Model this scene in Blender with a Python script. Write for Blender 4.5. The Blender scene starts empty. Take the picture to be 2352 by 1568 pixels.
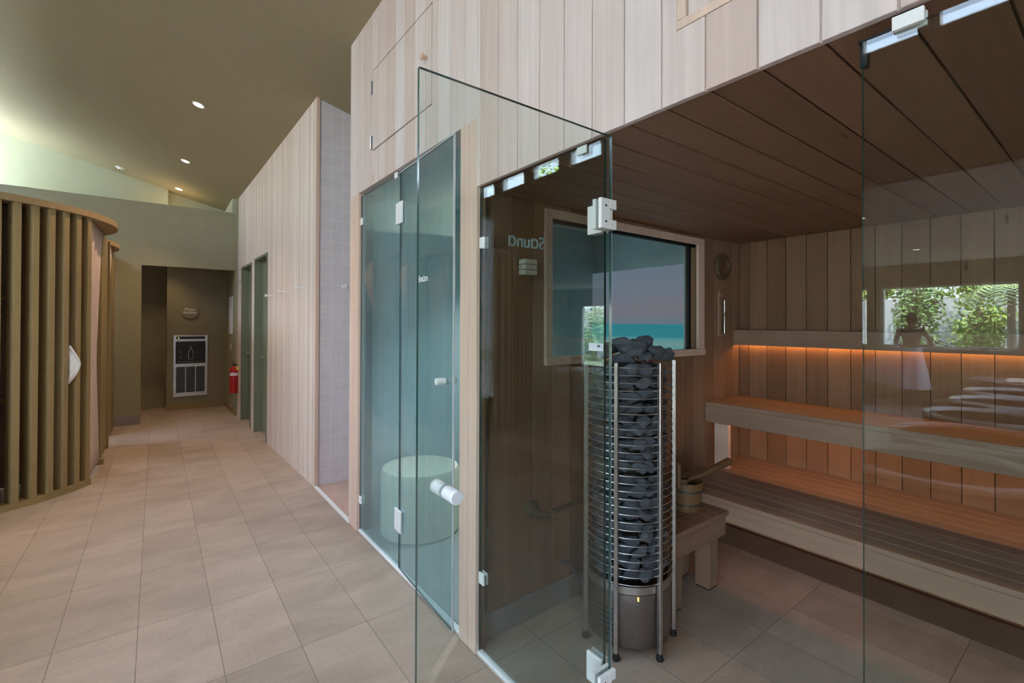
import bpy, bmesh, math, random
from mathutils import Vector, Matrix
random.seed(7)
S = bpy.context.scene
COL = S.collection
PI = math.pi
def R(a): return math.radians(a)

# ------------------------------------------------------------------ camera
CY, PITCH, ROLL, YAW, FPX = 733.96, R(.4), R(.18), R(37.14), 1080.0
fw = Vector((math.sin(YAW)*math.cos(PITCH), math.cos(YAW)*math.cos(PITCH), math.sin(PITCH)))
rt0 = Vector((math.cos(YAW), -math.sin(YAW), 0)); up0 = rt0.cross(fw)
rt = rt0*math.cos(ROLL)+up0*math.sin(ROLL); up = -rt0*math.sin(ROLL)+up0*math.cos(ROLL)
cd = bpy.data.cameras.new('camera'); cam = bpy.data.objects.new('camera', cd); COL.objects.link(cam)
m = Matrix((rt, up, -fw)).transposed().to_4x4(); m.translation = Vector((0, 0, 1.5)); cam.matrix_world = m
cd.sensor_width = 36; cd.lens = FPX/2352*36; cd.shift_y = -(784-CY)/2352; cd.clip_start = .02
S.camera = cam
S.view_settings.view_transform = 'Standard'; S.view_settings.look = 'None'
S.view_settings.gamma = 1; S.view_settings.use_curve_mapping = False
S.view_settings.exposure = 0.66

# ------------------------------------------------------------------ sky and sun
SKY = 11.0   # sky radiance low down; brighter towards the zenith
ZEN = 7.0
w = bpy.data.worlds.new('sky'); S.world = w; w.use_nodes = True
nt = w.node_tree; nt.nodes.clear()
o = nt.nodes.new('ShaderNodeOutputWorld'); bg = nt.nodes.new('ShaderNodeBackground')
tc = nt.nodes.new('ShaderNodeTexCoord'); sp = nt.nodes.new('ShaderNodeSeparateXYZ')
cr = nt.nodes.new('ShaderNodeValToRGB'); nz = nt.nodes.new('ShaderNodeTexNoise'); mx = nt.nodes.new('ShaderNodeMixRGB')
nz.inputs['Scale'].default_value = 2.2; nz.inputs['Detail'].default_value = 5
cr.color_ramp.elements[0].position = 0.0; cr.color_ramp.elements[0].color = (.74, .86, 1, 1)
cr.color_ramp.elements[1].position = .8; cr.color_ramp.elements[1].color = (.46, .65, 1, 1)
c2 = nt.nodes.new('ShaderNodeValToRGB'); c2.color_ramp.elements[0].position = .48; c2.color_ramp.elements[1].position = .68
nt.links.new(tc.outputs['Generated'], sp.inputs[0]); nt.links.new(tc.outputs['Generated'], nz.inputs['Vector'])
nt.links.new(sp.outputs['Z'], cr.inputs[0]); nt.links.new(nz.outputs[0], c2.inputs[0])
nt.links.new(c2.outputs[0], mx.inputs[0]); nt.links.new(cr.outputs[0], mx.inputs[1]); mx.inputs[2].default_value = (.90, .95, 1, 1)
mrs = nt.nodes.new('ShaderNodeMapRange'); mrs.inputs['From Min'].default_value = .47; mrs.inputs['From Max'].default_value = .85
mrs.inputs['To Min'].default_value = SKY; mrs.inputs['To Max'].default_value = SKY*ZEN
nt.links.new(sp.outputs['Z'], mrs.inputs['Value']); nt.links.new(mrs.outputs[0], bg.inputs[1])
nt.links.new(mx.outputs[0], bg.inputs[0]); nt.links.new(bg.outputs[0], o.inputs[0])
sun = bpy.data.lights.new('sun', 'SUN'); sun.energy = 38; sun.angle = R(.6); sun.color = (1, .96, .90)
so = bpy.data.objects.new('sun', sun); COL.objects.link(so); so.rotation_euler = (R(20), R(38), 0)

# ------------------------------------------------------------------ helpers
def lin(r, g, b):
    f = lambda c: ((c/255+.055)/1.055)**2.4 if c > 10 else c/255/12.92
    return (f(r), f(g), f(b), 1)
def tag(o, label=None, cat=None, group=None, kind=None):
    if label: o['label'] = label
    if cat: o['category'] = cat
    if group: o['group'] = group
    if kind: o['kind'] = kind
    return o
def empty(name, loc=(0, 0, 0), rz=0):
    o = bpy.data.objects.new(name, None); COL.objects.link(o); o.location = loc; o.rotation_euler = (0, 0, rz); return o
class MB:
    """one mesh under construction"""
    def __init__(s): s.bm = bmesh.new(); s.mi = 0
    def faces(s, fs):
        for f in fs: f.material_index = s.mi
    def box(s, x0, x1, y0, y1, z0, z1, bev=0):
        v = [s.bm.verts.new(p) for p in ((x0,y0,z0),(x1,y0,z0),(x1,y1,z0),(x0,y1,z0),(x0,y0,z1),(x1,y0,z1),(x1,y1,z1),(x0,y1,z1))]
        fs = [s.bm.faces.new([v[i] for i in q]) for q in ((0,3,2,1),(4,5,6,7),(0,1,5,4),(1,2,6,5),(2,3,7,6),(3,0,4,7))]
        s.faces(fs)
        if bev:
            es = list({e for f in fs for e in f.edges})
            r = bmesh.ops.bevel(s.bm, geom=es, offset=bev, segments=1, affect='EDGES', profile=.5)
            s.faces(r['faces'])
        return s
    def poly(s, pts, ext=None):
        """polygon (list of 3d points), optionally extruded by vector"""
        a = [s.bm.verts.new(p) for p in pts]
        f = s.bm.faces.new(a); fs = [f]
        if ext is not None:
            e = Vector(ext); b = [s.bm.verts.new(Vector(p)+e) for p in pts]
            fs.append(s.bm.faces.new(list(reversed(b))))
            n = len(a)
            for i in range(n): fs.append(s.bm.faces.new((a[(i+1)%n], a[i], b[i], b[(i+1)%n])))
        s.faces(fs); return s
    def lathe(s, prof, c=(0,0,0), n=32, a0=0, a1=2*PI, axis='Z', cap=False):
        full = abs(a1-a0) > 2*PI-1e-4
        rows = []
        k = n if full else n+1
        for r, z in prof:
            row = []
            for i in range(k):
                a = a0+(a1-a0)*i/n
                p = (r*math.cos(a), r*math.sin(a), z)
                if axis == 'X': p = (p[2], p[0], p[1])
                if axis == 'Y': p = (p[0], p[2], p[1])
                row.append(s.bm.verts.new((p[0]+c[0], p[1]+c[1], p[2]+c[2])))
            rows.append(row)
        for a, b in zip(rows, rows[1:]):
            for i in range(k if full else k-1):
                j = (i+1) % k
                s.faces([s.bm.faces.new((a[i], a[j], b[j], b[i]))])
        if cap:
            for row in (rows[0], rows[-1]):
                try: s.faces([s.bm.faces.new(row)])
                except ValueError: pass
        if not full and cap:
            for i in (0, k-1):
                try: s.faces([s.bm.faces.new([r_[i] for r_ in rows])])
                except ValueError: pass
        return s
    def cyl(s, p0, p1, r, n=16, r2=None):
        p0, p1 = Vector(p0), Vector(p1); d = (p1-p0).normalized()
        u = d.orthogonal().normalized(); v = d.cross(u); r2 = r if r2 is None else r2
        A = [s.bm.verts.new(p0+(u*math.cos(2*PI*i/n)+v*math.sin(2*PI*i/n))*r) for i in range(n)]
        B = [s.bm.verts.new(p1+(u*math.cos(2*PI*i/n)+v*math.sin(2*PI*i/n))*r2) for i in range(n)]
        fs = [s.bm.faces.new((A[i], A[(i+1)%n], B[(i+1)%n], B[i])) for i in range(n)]
        fs += [s.bm.faces.new(list(reversed(A))), s.bm.faces.new(B)]
        s.faces(fs); return s
    def tube(s, pts, r, n=8, closed=False):
        P = [Vector(p) for p in pts]; rows = []
        K = len(P)
        for i, p in enumerate(P):
            if closed: d = P[(i+1)%K]-P[i-1]
            else: d = P[min(i+1, K-1)]-P[max(i-1, 0)]
            d.normalize()
            ref = Vector((0, 0, 1)) if abs(d.z) < .9 else Vector((1, 0, 0))
            u = d.cross(ref).normalized(); v = d.cross(u)
            rr = r[i] if isinstance(r, (list, tuple)) else r
            rows.append([s.bm.verts.new(p+(u*math.cos(2*PI*j/n)+v*math.sin(2*PI*j/n))*rr) for j in range(n)])
        for i in range(K if closed else K-1):
            a, b = rows[i], rows[(i+1)%K]
            for j in range(n): s.faces([s.bm.faces.new((a[j], a[(j+1)%n], b[(j+1)%n], b[j]))])
        if not closed:
            s.faces([s.bm.faces.new(rows[0]), s.bm.faces.new(list(reversed(rows[-1])))])
        return s
    def build(s, name, mats, parent=None, smooth=False, recalc=True):
        if recalc: bmesh.ops.recalc_face_normals(s.bm, faces=s.bm.faces)
        me = bpy.data.meshes.new(name); s.bm.to_mesh(me); s.bm.free()
        for mm in (mats if isinstance(mats, (list, tuple)) else [mats]): me.materials.append(mm)
        if smooth:
            me.polygons.foreach_set('use_smooth', [True]*len(me.polygons))
            try: me.set_sharp_from_angle(angle=R(40))
            except Exception: pass
        ob = bpy.data.objects.new(name, me); COL.objects.link(ob)
        if parent: ob.parent = parent
        return ob
def struct(ob): ob['kind'] = 'structure'; return ob
def text(name, body, size, loc, rot, mat, parent=None, ext=.0008, align='CENTER', sx=1):
    c = bpy.data.curves.new(name, 'FONT'); c.body = body; c.size = size; c.extrude = ext; c.align_x = align; c.align_y = 'CENTER'
    c.offset = size*.012
    t = bpy.data.objects.new(name, c); COL.objects.link(t)
    dg = bpy.context.evaluated_depsgraph_get(); me = bpy.data.meshes.new_from_object(t.evaluated_get(dg))
    bpy.data.objects.remove(t); ob = bpy.data.objects.new(name, me); COL.objects.link(ob)
    me.materials.clear(); me.materials.append(mat)
    ob.location = loc; ob.rotation_euler = rot; ob.scale = (sx, 1, 1)
    if parent: ob.parent = parent
    return ob

def holes_2d(u0, u1, v0, v1, holes):
    """rectangles covering [u0,u1]x[v0,v1] minus holes"""
    us = sorted({u0, u1, *[min(max(h[i], u0), u1) for h in holes for i in (0, 1)]})
    res = []
    for a, b in zip(us, us[1:]):
        if b-a < 1e-6: continue
        mid = (a+b)/2; hs = sorted([(h[2], h[3]) for h in holes if h[0] <= mid <= h[1]])
        z = v0
        for h0, h1 in hs:
            if h0 > z+1e-6: res.append((a, b, z, min(h0, v1)))
            z = max(z, h1)
        if z < v1-1e-6: res.append((a, b, z, v1))
    return res

# ------------------------------------------------------------------ materials
def newmat(name):
    mt = bpy.data.materials.new(name); mt.use_nodes = True; n = mt.node_tree; n.nodes.clear()
    out = n.nodes.new('ShaderNodeOutputMaterial'); return mt, n, out
def N(n, t, **kw):
    x = n.nodes.new('ShaderNode'+t)
    for k, v in kw.items():
        if hasattr(x, k): setattr(x, k, v)
        else: x.inputs[k.replace('_', ' ')].default_value = v
    return x
def math_(n, op, a, b=None):
    x = n.nodes.new('ShaderNodeMath'); x.operation = op
    for i, v in enumerate((a, b)):
        if v is None: continue
        if isinstance(v, (int, float)): x.inputs[i].default_value = v
        else: n.links.new(v, x.inputs[i])
    return x.outputs[0]
def plain(name, col, rough=.6, metal=0, var=.06, scale=8, spec=.4, bump=0, bscale=200):
    mt, n, out = newmat(name); p = N(n, 'BsdfPrincipled')
    p.inputs['Roughness'].default_value = rough; p.inputs['Metallic'].default_value = metal
    p.inputs['Specular IOR Level'].default_value = spec
    t = N(n, 'TexCoord'); z = N(n, 'TexNoise'); z.inputs['Scale'].default_value = scale; z.inputs['Detail'].default_value = 4
    n.links.new(t.outputs['Object'], z.inputs['Vector'])
    r = N(n, 'ValToRGB'); r.color_ramp.elements[0].color = tuple(c*(1-var) for c in col[:3])+(1,)
    r.color_ramp.elements[1].color = tuple(min(1, c*(1+var)) for c in col[:3])+(1,)
    r.color_ramp.elements[0].position = .3; r.color_ramp.elements[1].position = .7
    n.links.new(z.outputs[0], r.inputs[0]); n.links.new(r.outputs[0], p.inputs['Base Color'])
    if bump:
        b = N(n, 'Bump'); b.inputs['Strength'].default_value = bump; b.inputs['Distance'].default_value = .002
        z2 = N(n, 'TexNoise'); z2.inputs['Scale'].default_value = bscale; n.links.new(t.outputs['Object'], z2.inputs['Vector'])
        n.links.new(z2.outputs[0], b.inputs['Height']); n.links.new(b.outputs[0], p.inputs['Normal'])
    n.links.new(p.outputs[0], out.inputs[0]); return mt
def wood(name, u, v, pitch, off, ca, cb, cc=None, rough=.55, grain=.10, knots=True, contrast=1.0):
    """boards: u = axis across the boards, v = axis along the grain; each board has its own tone"""
    mt, n, out = newmat(name); p = N(n, 'BsdfPrincipled'); p.inputs['Roughness'].default_value = rough
    p.inputs['Specular IOR Level'].default_value = .3
    t = N(n, 'TexCoord'); s = N(n, 'SeparateXYZ'); n.links.new(t.outputs['Object'], s.inputs[0])
    ax = {'X': 0, 'Y': 1, 'Z': 2}; U = s.outputs[ax[u]]; V = s.outputs[ax[v]]
    Wx = s.outputs[({0, 1, 2}-{ax[u], ax[v]}).pop()]
    idx = math_(n, 'FLOOR', math_(n, 'DIVIDE', math_(n, 'SUBTRACT', U, off), pitch))
    wn = N(n, 'TexWhiteNoise'); wn.noise_dimensions = '1D'; n.links.new(idx, wn.inputs['W'])
    c = N(n, 'CombineXYZ')
    n.links.new(math_(n, 'MULTIPLY', U, 45.0), c.inputs[0]); n.links.new(math_(n, 'MULTIPLY', V, 1.6), c.inputs[1])
    n.links.new(math_(n, 'ADD', math_(n, 'MULTIPLY', idx, 7.31), math_(n, 'MULTIPLY', Wx, 20.0)), c.inputs[2])
    g = N(n, 'TexNoise'); g.inputs['Scale'].default_value = 1.0; g.inputs['Detail'].default_value = 5; g.inputs['Distortion'].default_value = .3
    n.links.new(c.outputs[0], g.inputs['Vector'])
    c2 = N(n, 'CombineXYZ')
    n.links.new(math_(n, 'MULTIPLY', U, 9.0), c2.inputs[0]); n.links.new(math_(n, 'MULTIPLY', V, 1.1), c2.inputs[1])
    n.links.new(math_(n, 'MULTIPLY', idx, 3.77), c2.inputs[2])
    g2 = N(n, 'TexNoise'); g2.inputs['Scale'].default_value = 1.0; g2.inputs['Detail'].default_value = 3; n.links.new(c2.outputs[0], g2.inputs['Vector'])
    r = N(n, 'ValToRGB'); e = r.color_ramp.elements
    e[0].color = ca; e[1].color = cb; e[0].position = .1; e[1].position = .9
    if cc: q = e.new(.55); q.color = cc
    k = math_(n, 'ADD', math_(n, 'MULTIPLY', wn.outputs[0], .75*contrast), math_(n, 'MULTIPLY', math_(n, 'SUBTRACT', g2.outputs[0], .25), .5))
    n.links.new(k, r.inputs[0])
    gr = N(n, 'MapRange'); gr.inputs['From Min'].default_value = .3; gr.inputs['From Max'].default_value = .7
    gr.inputs['To Min'].default_value = 1-grain; gr.inputs['To Max'].default_value = 1+grain*.4
    n.links.new(g.outputs[0], gr.inputs['Value'])
    m1 = N(n, 'MixRGB'); m1.blend_type = 'MULTIPLY'; m1.inputs[0].default_value = 1
    n.links.new(r.outputs[0], m1.inputs[1]); n.links.new(gr.outputs[0], m1.inputs[2])
    col = m1.outputs[0]
    if knots:
        c3 = N(n, 'CombineXYZ'); n.links.new(math_(n, 'MULTIPLY', U, 9.0), c3.inputs[0]); n.links.new(math_(n, 'MULTIPLY', V, 2.6), c3.inputs[1]); n.links.new(idx, c3.inputs[2])
        vo = N(n, 'TexVoronoi'); vo.inputs['Scale'].default_value = .55; n.links.new(c3.outputs[0], vo.inputs['Vector'])
        kr = N(n, 'ValToRGB'); kr.color_ramp.elements[0].position = .02; kr.color_ramp.elements[0].color = (.35, .22, .14, 1); kr.color_ramp.elements[1].position = .055
        n.links.new(vo.outputs['Distance'], kr.inputs[0])
        m2 = N(n, 'MixRGB'); m2.blend_type = 'MULTIPLY'; m2.inputs[0].default_value = .8
        n.links.new(col, m2.inputs[1]); n.links.new(kr.outputs[0], m2.inputs[2]); col = m2.outputs[0]
    n.links.new(col, p.inputs['Base Color'])
    b = N(n, 'Bump'); b.inputs['Strength'].default_value = .12; b.inputs['Distance'].default_value = .002
    n.links.new(g.outputs[0], b.inputs['Height']); n.links.new(b.outputs[0], p.inputs['Normal'])
    n.links.new(p.outputs[0], out.inputs[0]); return mt
def tiles(name, au, av, pu, pv, ou, ov, ca, cb, grout, gw=.003, rough=.5, stone=True, spec=.4):
    mt, n, out = newmat(name); p = N(n, 'BsdfPrincipled'); p.inputs['Roughness'].default_value = rough
    p.inputs['Specular IOR Level'].default_value = spec
    t = N(n, 'TexCoord'); s = N(n, 'SeparateXYZ'); n.links.new(t.outputs['Object'], s.inputs[0]); ax = {'X': 0, 'Y': 1, 'Z': 2}
    ms = []; ids = []
    for a, pt, of in ((au, pu, ou), (av, pv, ov)):
        q = math_(n, 'DIVIDE', math_(n, 'SUBTRACT', s.outputs[ax[a]], of), pt)
        ids.append(math_(n, 'FLOOR', q)); f = math_(n, 'FRACT', q)
        d = math_(n, 'MULTIPLY', math_(n, 'MINIMUM', f, math_(n, 'SUBTRACT', 1.0, f)), pt)
        ms.append(math_(n, 'LESS_THAN', d, gw/2))
    mk = math_(n, 'MAXIMUM', ms[0], ms[1])
    cb_ = N(n, 'CombineXYZ'); n.links.new(ids[0], cb_.inputs[0]); n.links.new(ids[1], cb_.inputs[1])
    wn = N(n, 'TexWhiteNoise'); wn.noise_dimensions = '2D'; n.links.new(cb_.outputs[0], wn.inputs['Vector'])
    r = N(n, 'ValToRGB'); r.color_ramp.elements[0].color = ca; r.color_ramp.elements[1].color = cb
    if stone:
        mp = N(n, 'Mapping'); mp.inputs['Scale'].default_value = (1, 2.2, 1); mp.inputs['Rotation'].default_value = (0, 0, .5)
        n.links.new(t.outputs['Object'], mp.inputs['Vector'])
        z = N(n, 'TexNoise'); z.inputs['Scale'].default_value = 2.2; z.inputs['Detail'].default_value = 8; z.inputs['Roughness'].default_value = .62; z.inputs['Distortion'].default_value = .6
        n.links.new(mp.outputs[0], z.inputs['Vector'])
        z2 = N(n, 'TexNoise'); z2.inputs['Scale'].default_value = 60; z2.inputs['Detail'].default_value = 3; n.links.new(t.outputs['Object'], z2.inputs['Vector'])
        k = math_(n, 'ADD', math_(n, 'MULTIPLY', wn.outputs[0], .22), math_(n, 'ADD', math_(n, 'MULTIPLY', z.outputs[0], 1.0), math_(n, 'MULTIPLY', z2.outputs[0], .35)))
        k = math_(n, 'SUBTRACT', k, .32)
    else: k = wn.outputs[0]
    n.links.new(k, r.inputs[0])
    mxx = N(n, 'MixRGB'); n.links.new(mk, mxx.inputs[0]); n.links.new(r.outputs[0], mxx.inputs[1]); mxx.inputs[2].default_value = grout
    n.links.new(mxx.outputs[0], p.inputs['Base Color'])
    b = N(n, 'Bump'); b.inputs['Strength'].default_value = .5; b.inputs['Distance'].default_value = .002; b.invert = True
    n.links.new(mk, b.inputs['Height']); n.links.new(b.outputs[0], p.inputs['Normal'])
    n.links.new(p.outputs[0], out.inputs[0]); return mt
def fresnel(n, f0=.04, power=5.0):
    g = N(n, 'NewGeometry'); d = n.nodes.new('ShaderNodeVectorMath'); d.operation = 'DOT_PRODUCT'
    n.links.new(g.outputs['Normal'], d.inputs[0]); n.links.new(g.outputs['Incoming'], d.inputs[1])
    c = math_(n, 'ABSOLUTE', d.outputs['Value'])
    k = math_(n, 'POWER', math_(n, 'SUBTRACT', 1.0, c), power)
    return math_(n, 'ADD', math_(n, 'MULTIPLY', k, 1-f0), f0)
def glass(name, tint=(.93, .965, .95, 1), f0=.043, rough=0.0, haze=0, hazecol=(.5, .65, .7, 1), streaks=False):
    mt, n, out = newmat(name)
    tr = N(n, 'BsdfTransparent'); tr.inputs[0].default_value = tint
    gl = N(n, 'BsdfGlossy'); gl.inputs['Roughness'].default_value = rough
    mixa = N(n, 'MixShader'); n.links.new(fresnel(n, f0), mixa.inputs[0])
    body = tr.outputs[0]
    if haze:
        di = N(n, 'BsdfDiffuse'); di.inputs[0].default_value = hazecol
        tl = N(n, 'BsdfTranslucent'); tl.inputs[0].default_value = hazecol
        dm = N(n, 'MixShader'); dm.inputs[0].default_value = .6; n.links.new(di.outputs[0], dm.inputs[1]); n.links.new(tl.outputs[0], dm.inputs[2])
        hm = N(n, 'MixShader'); n.links.new(body, hm.inputs[1]); n.links.new(dm.outputs[0], hm.inputs[2])
        t = N(n, 'TexCoord'); mp = N(n, 'Mapping'); mp.inputs['Scale'].default_value = (30, 120, .9); n.links.new(t.outputs['Object'], mp.inputs['Vector'])
        z = N(n, 'TexNoise'); z.inputs['Scale'].default_value = 1; z.inputs['Detail'].default_value = 4; n.links.new(mp.outputs[0], z.inputs['Vector'])
        z2 = N(n, 'TexNoise'); z2.inputs['Scale'].default_value = 2.2; n.links.new(t.outputs['Object'], z2.inputs['Vector'])
        z3 = N(n, 'TexNoise'); z3.inputs['Scale'].default_value = 260; z3.inputs['Detail'].default_value = 1; n.links.new(t.outputs['Object'], z3.inputs['Vector'])
        mr = N(n, 'MapRange'); mr.inputs['From Min'].default_value = .42; mr.inputs['From Max'].default_value = .72; mr.inputs['To Min'].default_value = haze*.55; mr.inputs['To Max'].default_value = haze*1.35
        n.links.new(math_(n, 'ADD', math_(n, 'MULTIPLY', z.outputs[0], .6), math_(n, 'ADD', math_(n, 'MULTIPLY', z2.outputs[0], .4), math_(n, 'MULTIPLY', math_(n, 'SUBTRACT', z3.outputs[0], .5), .35))), mr.inputs['Value'])
        n.links.new(mr.outputs[0], hm.inputs[0]); body = hm.outputs[0]
    n.links.new(body, mixa.inputs[1]); n.links.new(gl.outputs[0], mixa.inputs[2]); n.links.new(mixa.outputs[0], out.inputs[0]); return mt
def emit(name, col, st):
    mt, n, out = newmat(name); e = N(n, 'Emission'); e.inputs[0].default_value = col; e.inputs[1].default_value = st
    n.links.new(e.outputs[0], out.inputs[0]); return mt

M = {}
FA, FB, FC = (.60, .465, .415, 1), (.71, .615, .60, 1), (.66, .545, .515, 1)
M['facade'] = wood('pale_hemlock', 'Y', 'Z', .136, .004, FA, FB, FC)
M['facade_end'] = wood('pale_hemlock_end', 'X', 'Z', .136, .03, FA, FB, FC)
M['post'] = wood('hemlock_post', 'Y', 'Z', .2, .1, (.63, .44, .345, 1), (.71, .53, .43, 1), grain=.1)
M['strip'] = wood('narrow_strip_cladding', 'Y', 'Z', .045, .0, (.64, .50, .43, 1), (.80, .69, .63, 1), (.72, .59, .52, 1), grain=.12, contrast=1.0, knots=False)
SA, SB, SC = (.215, .115, .064, 1), (.31, .18, .11, 1), (.26, .145, .085, 1)
M['sau_l'] = wood('sauna_board_left', 'X', 'Z', .1335, 1.28, SA, SB, SC)
M['sau_b'] = wood('sauna_board_back', 'Y', 'Z', .133, 1.785-1.33*2, SA, SB, SC, contrast=.9)
M['sau_c'] = wood('sauna_board_ceiling', 'Y', 'X', .136, .004, (.25, .135, .08, 1), (.31, .175, .105, 1))
M['bench'] = wood('bench_timber', 'X', 'Y', .098, 2.62, (.29, .18, .125, 1), (.36, .235, .165, 1), grain=.12)
M['stool'] = wood('stool_timber', 'Y', 'X', .09, 1.4, (.22, .135, .088, 1), (.27, .17, .11, 1), grain=.2)
M['stoolv'] = wood('stool_leg_timber', 'X', 'Z', .3, 0, (.22, .135, .088, 1), (.27, .17, .11, 1), grain=.2)
M['bucket'] = wood('bucket_stave', 'X', 'Z', .04, 0, (.17, .095, .04, 1), (.24, .14, .065, 1), grain=.25, knots=False)
M['handle'] = wood('turned_wood', 'Z', 'X', .3, 0, (.12, .075, .04, 1), (.16, .10, .055, 1), grain=.25, knots=False)
M['pale'] = plain('pale_birch', (.62, .58, .50, 1), .6)
M['knob'] = plain('birch_knob', (.62, .45, .34, 1), .5)
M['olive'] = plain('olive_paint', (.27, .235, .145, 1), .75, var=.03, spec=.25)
M['olive_c'] = plain('olive_ceiling_paint', (.34, .29, .185, 1), .8, var=.02, spec=.2)
M['slat'] = plain('olive_slat_lacquer', (.29, .21, .095, 1), .55, var=.05, scale=14)
M['rim'] = plain('olive_ply_rim', (.30, .205, .10, 1), .5, var=.08, scale=30)
M['olive_d'] = plain('olive_door_lacquer', (.17, .18, .125, 1), .5, var=.03)
M['floor'] = tiles('travertine_tile', 'X', 'Y', .305, .62, -.06+.0, 2.33-6.2, (.25, .192, .15, 1), (.54, .42, .338, 1), (.15, .12, .10, 1), .0028, .42)
M['skirt'] = plain('grey_tile_skirting', (.30, .27, .27, 1), .5, var=.08)
M['wtile'] = tiles('pink_white_wall_tile', 'X', 'Z', .1, .1, 1.1, .05, (.60, .545, .57, 1), (.64, .58, .61, 1), (.76, .71, .72, 1), .004, .35, stone=False)
M['sfloor'] = plain('pink_mosaic_floor', (.52, .36, .29, 1), .5)
M['white'] = plain('white_metal', (.80, .80, .80, 1), .35, var=.02)
M['knobw'] = plain('white_anodised_knob', (.72, .73, .76, 1), .3, var=.02)
M['alu'] = plain('satin_aluminium', (.62, .62, .62, 1), .3, metal=1, var=.02)
M['steel'] = plain('brushed_steel', (.55, .53, .52, 1), .32, metal=1, var=.12, scale=20)
M['steel_b'] = plain('burnished_steel', (.30, .27, .26, 1), .4, metal=1, var=.15, scale=6)
M['steel_d'] = plain('dark_steel', (.09, .085, .08, 1), .45, metal=.6)
M['bronze'] = plain('old_bronze', (.10, .085, .055, 1), .5, metal=.7)
M['brass'] = plain('brass', (.5, .38, .18, 1), .3, metal=1)
M['black'] = plain('black_rubber', (.012, .012, .013, 1), .6)
M['blackgl'] = plain('black_gloss_panel', (.02, .02, .022, 1), .25)
M['stone'] = plain('olivine_stone', (.085, .094, .112, 1), .75, var=.6, scale=45, bump=1, bscale=120)
M['stone2'] = plain('olivine_stone_pale', (.12, .132, .152, 1), .72, var=.6, scale=60, bump=1, bscale=150)
M['hose'] = plain('grey_hose', (.06, .055, .05, 1), .5)
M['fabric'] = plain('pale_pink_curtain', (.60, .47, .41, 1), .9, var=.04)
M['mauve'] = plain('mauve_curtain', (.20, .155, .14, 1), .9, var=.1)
M['towel'] = plain('white_towel', (.72, .66, .62, 1), .95, var=.03, bump=.4)
M['red'] = plain('red_enamel', (.42, .015, .02, 1), .3)
M['yellow'] = plain('yellow_tag', (.75, .55, .08, 1), .5)
M['glass'] = glass('clear_glass')
M['glass_w'] = glass('window_glass', (.97, .985, .98, 1))
M['glass_s'] = glass('steamy_glass', (.84, .95, .96, 1), haze=.28, hazecol=(.50, .62, .66, 1))
M['edge'] = plain('green_glass_edge', (.012, .055, .05, 1), .12, spec=.8)
M['edgew'] = plain('polished_glass_edge', (.62, .62, .66, 1), .25)
M['frost'] = plain('frosted_lettering', (.20, .25, .265, 1), .8)
M['whitetxt'] = plain('white_lettering', (.85, .85, .85, 1), .7)
M['paper'] = plain('white_paper', (.75, .77, .85, 1), .7)
M['blacktxt'] = plain('black_lettering', (.03, .03, .03, 1), .7)
M['led'] = emit('led_strip', (1, .45, .12, 1), 16)
M['led3'] = emit('led_strip_upper_bench', (1, .48, .18, 1), 14)
M['led2'] = emit('led_strip_low', (1, .46, .15, 1), 7)
M['down'] = emit('downlight_lens', (1, .80, .58, 1), 14)
M['green_led'] = emit('green_indicator', (.6, 1, .1, 1), 2)
M['orange_led'] = emit('orange_indicator', (1, .55, .1, 1), 3)
M['steam_wall'] = plain('steam_room_tile', (.42, .53, .55, 1), .4, var=.05)
M['steam_floor'] = plain('steam_room_floor', (.36, .38, .36, 1), .5)
M['plinth'] = plain('cream_render', (.80, .74, .58, 1), .7, var=.03)
M['concrete'] = plain('grey_concrete', (.42, .42, .42, 1), .9, var=.15, scale=2)
M['ground'] = plain('garden_soil', (.16, .17, .09, 1), .95, var=.3, scale=2)
M['leaf'] = plain('green_leaf', (.24, .33, .055, 1), .5, var=.5, scale=3)
M['leaf2'] = plain('dark_green_leaf', (.12, .19, .04, 1), .5, var=.5, scale=3)
M['palm'] = plain('palm_leaf', (.22, .27, .08, 1), .5, var=.3)
M['bark'] = plain('grey_bark', (.20, .16, .12, 1), .9, var=.3)
M['skin'] = plain('skin', (.30, .17, .11, 1), .6, var=.03)
M['hair'] = plain('dark_hair', (.015, .011, .009, 1), .7)
M['wrap'] = plain('white_cotton_wrap', (.78, .76, .92, 1), .9, var=.02)
M['tub'] = plain('dark_tub_render', (.05, .04, .035, 1), .7)
M['tubrim'] = plain('white_glazed_rim', (.86, .88, .92, 1), .12, spec=.7, var=.02)
M['water'] = plain('dark_water', (.02, .03, .035, 1), .4, spec=.2)
M['lid'] = plain('grey_lid', (.22, .20, .205, 1), .6)
M['roof'] = plain('pale_metal_roof', (.9, .88, .84, 1), .6)
M['kick'] = plain('dark_brown_kickboard', (.10, .06, .04, 1), .5)
M['low_c'] = plain('off_white_ceiling', (.6, .57, .55, 1), .8)
M['wall_e'] = plain('olive_paint_lit_copy', (.33, .305, .205, 1), .75, var=.03, spec=.25)  # lighter copy of the olive paint, stands in for stronger light there
M['wall_u'] = plain('pale_olive_paint', (.42, .42, .30, 1), .8, var=.02, spec=.2)

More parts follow.
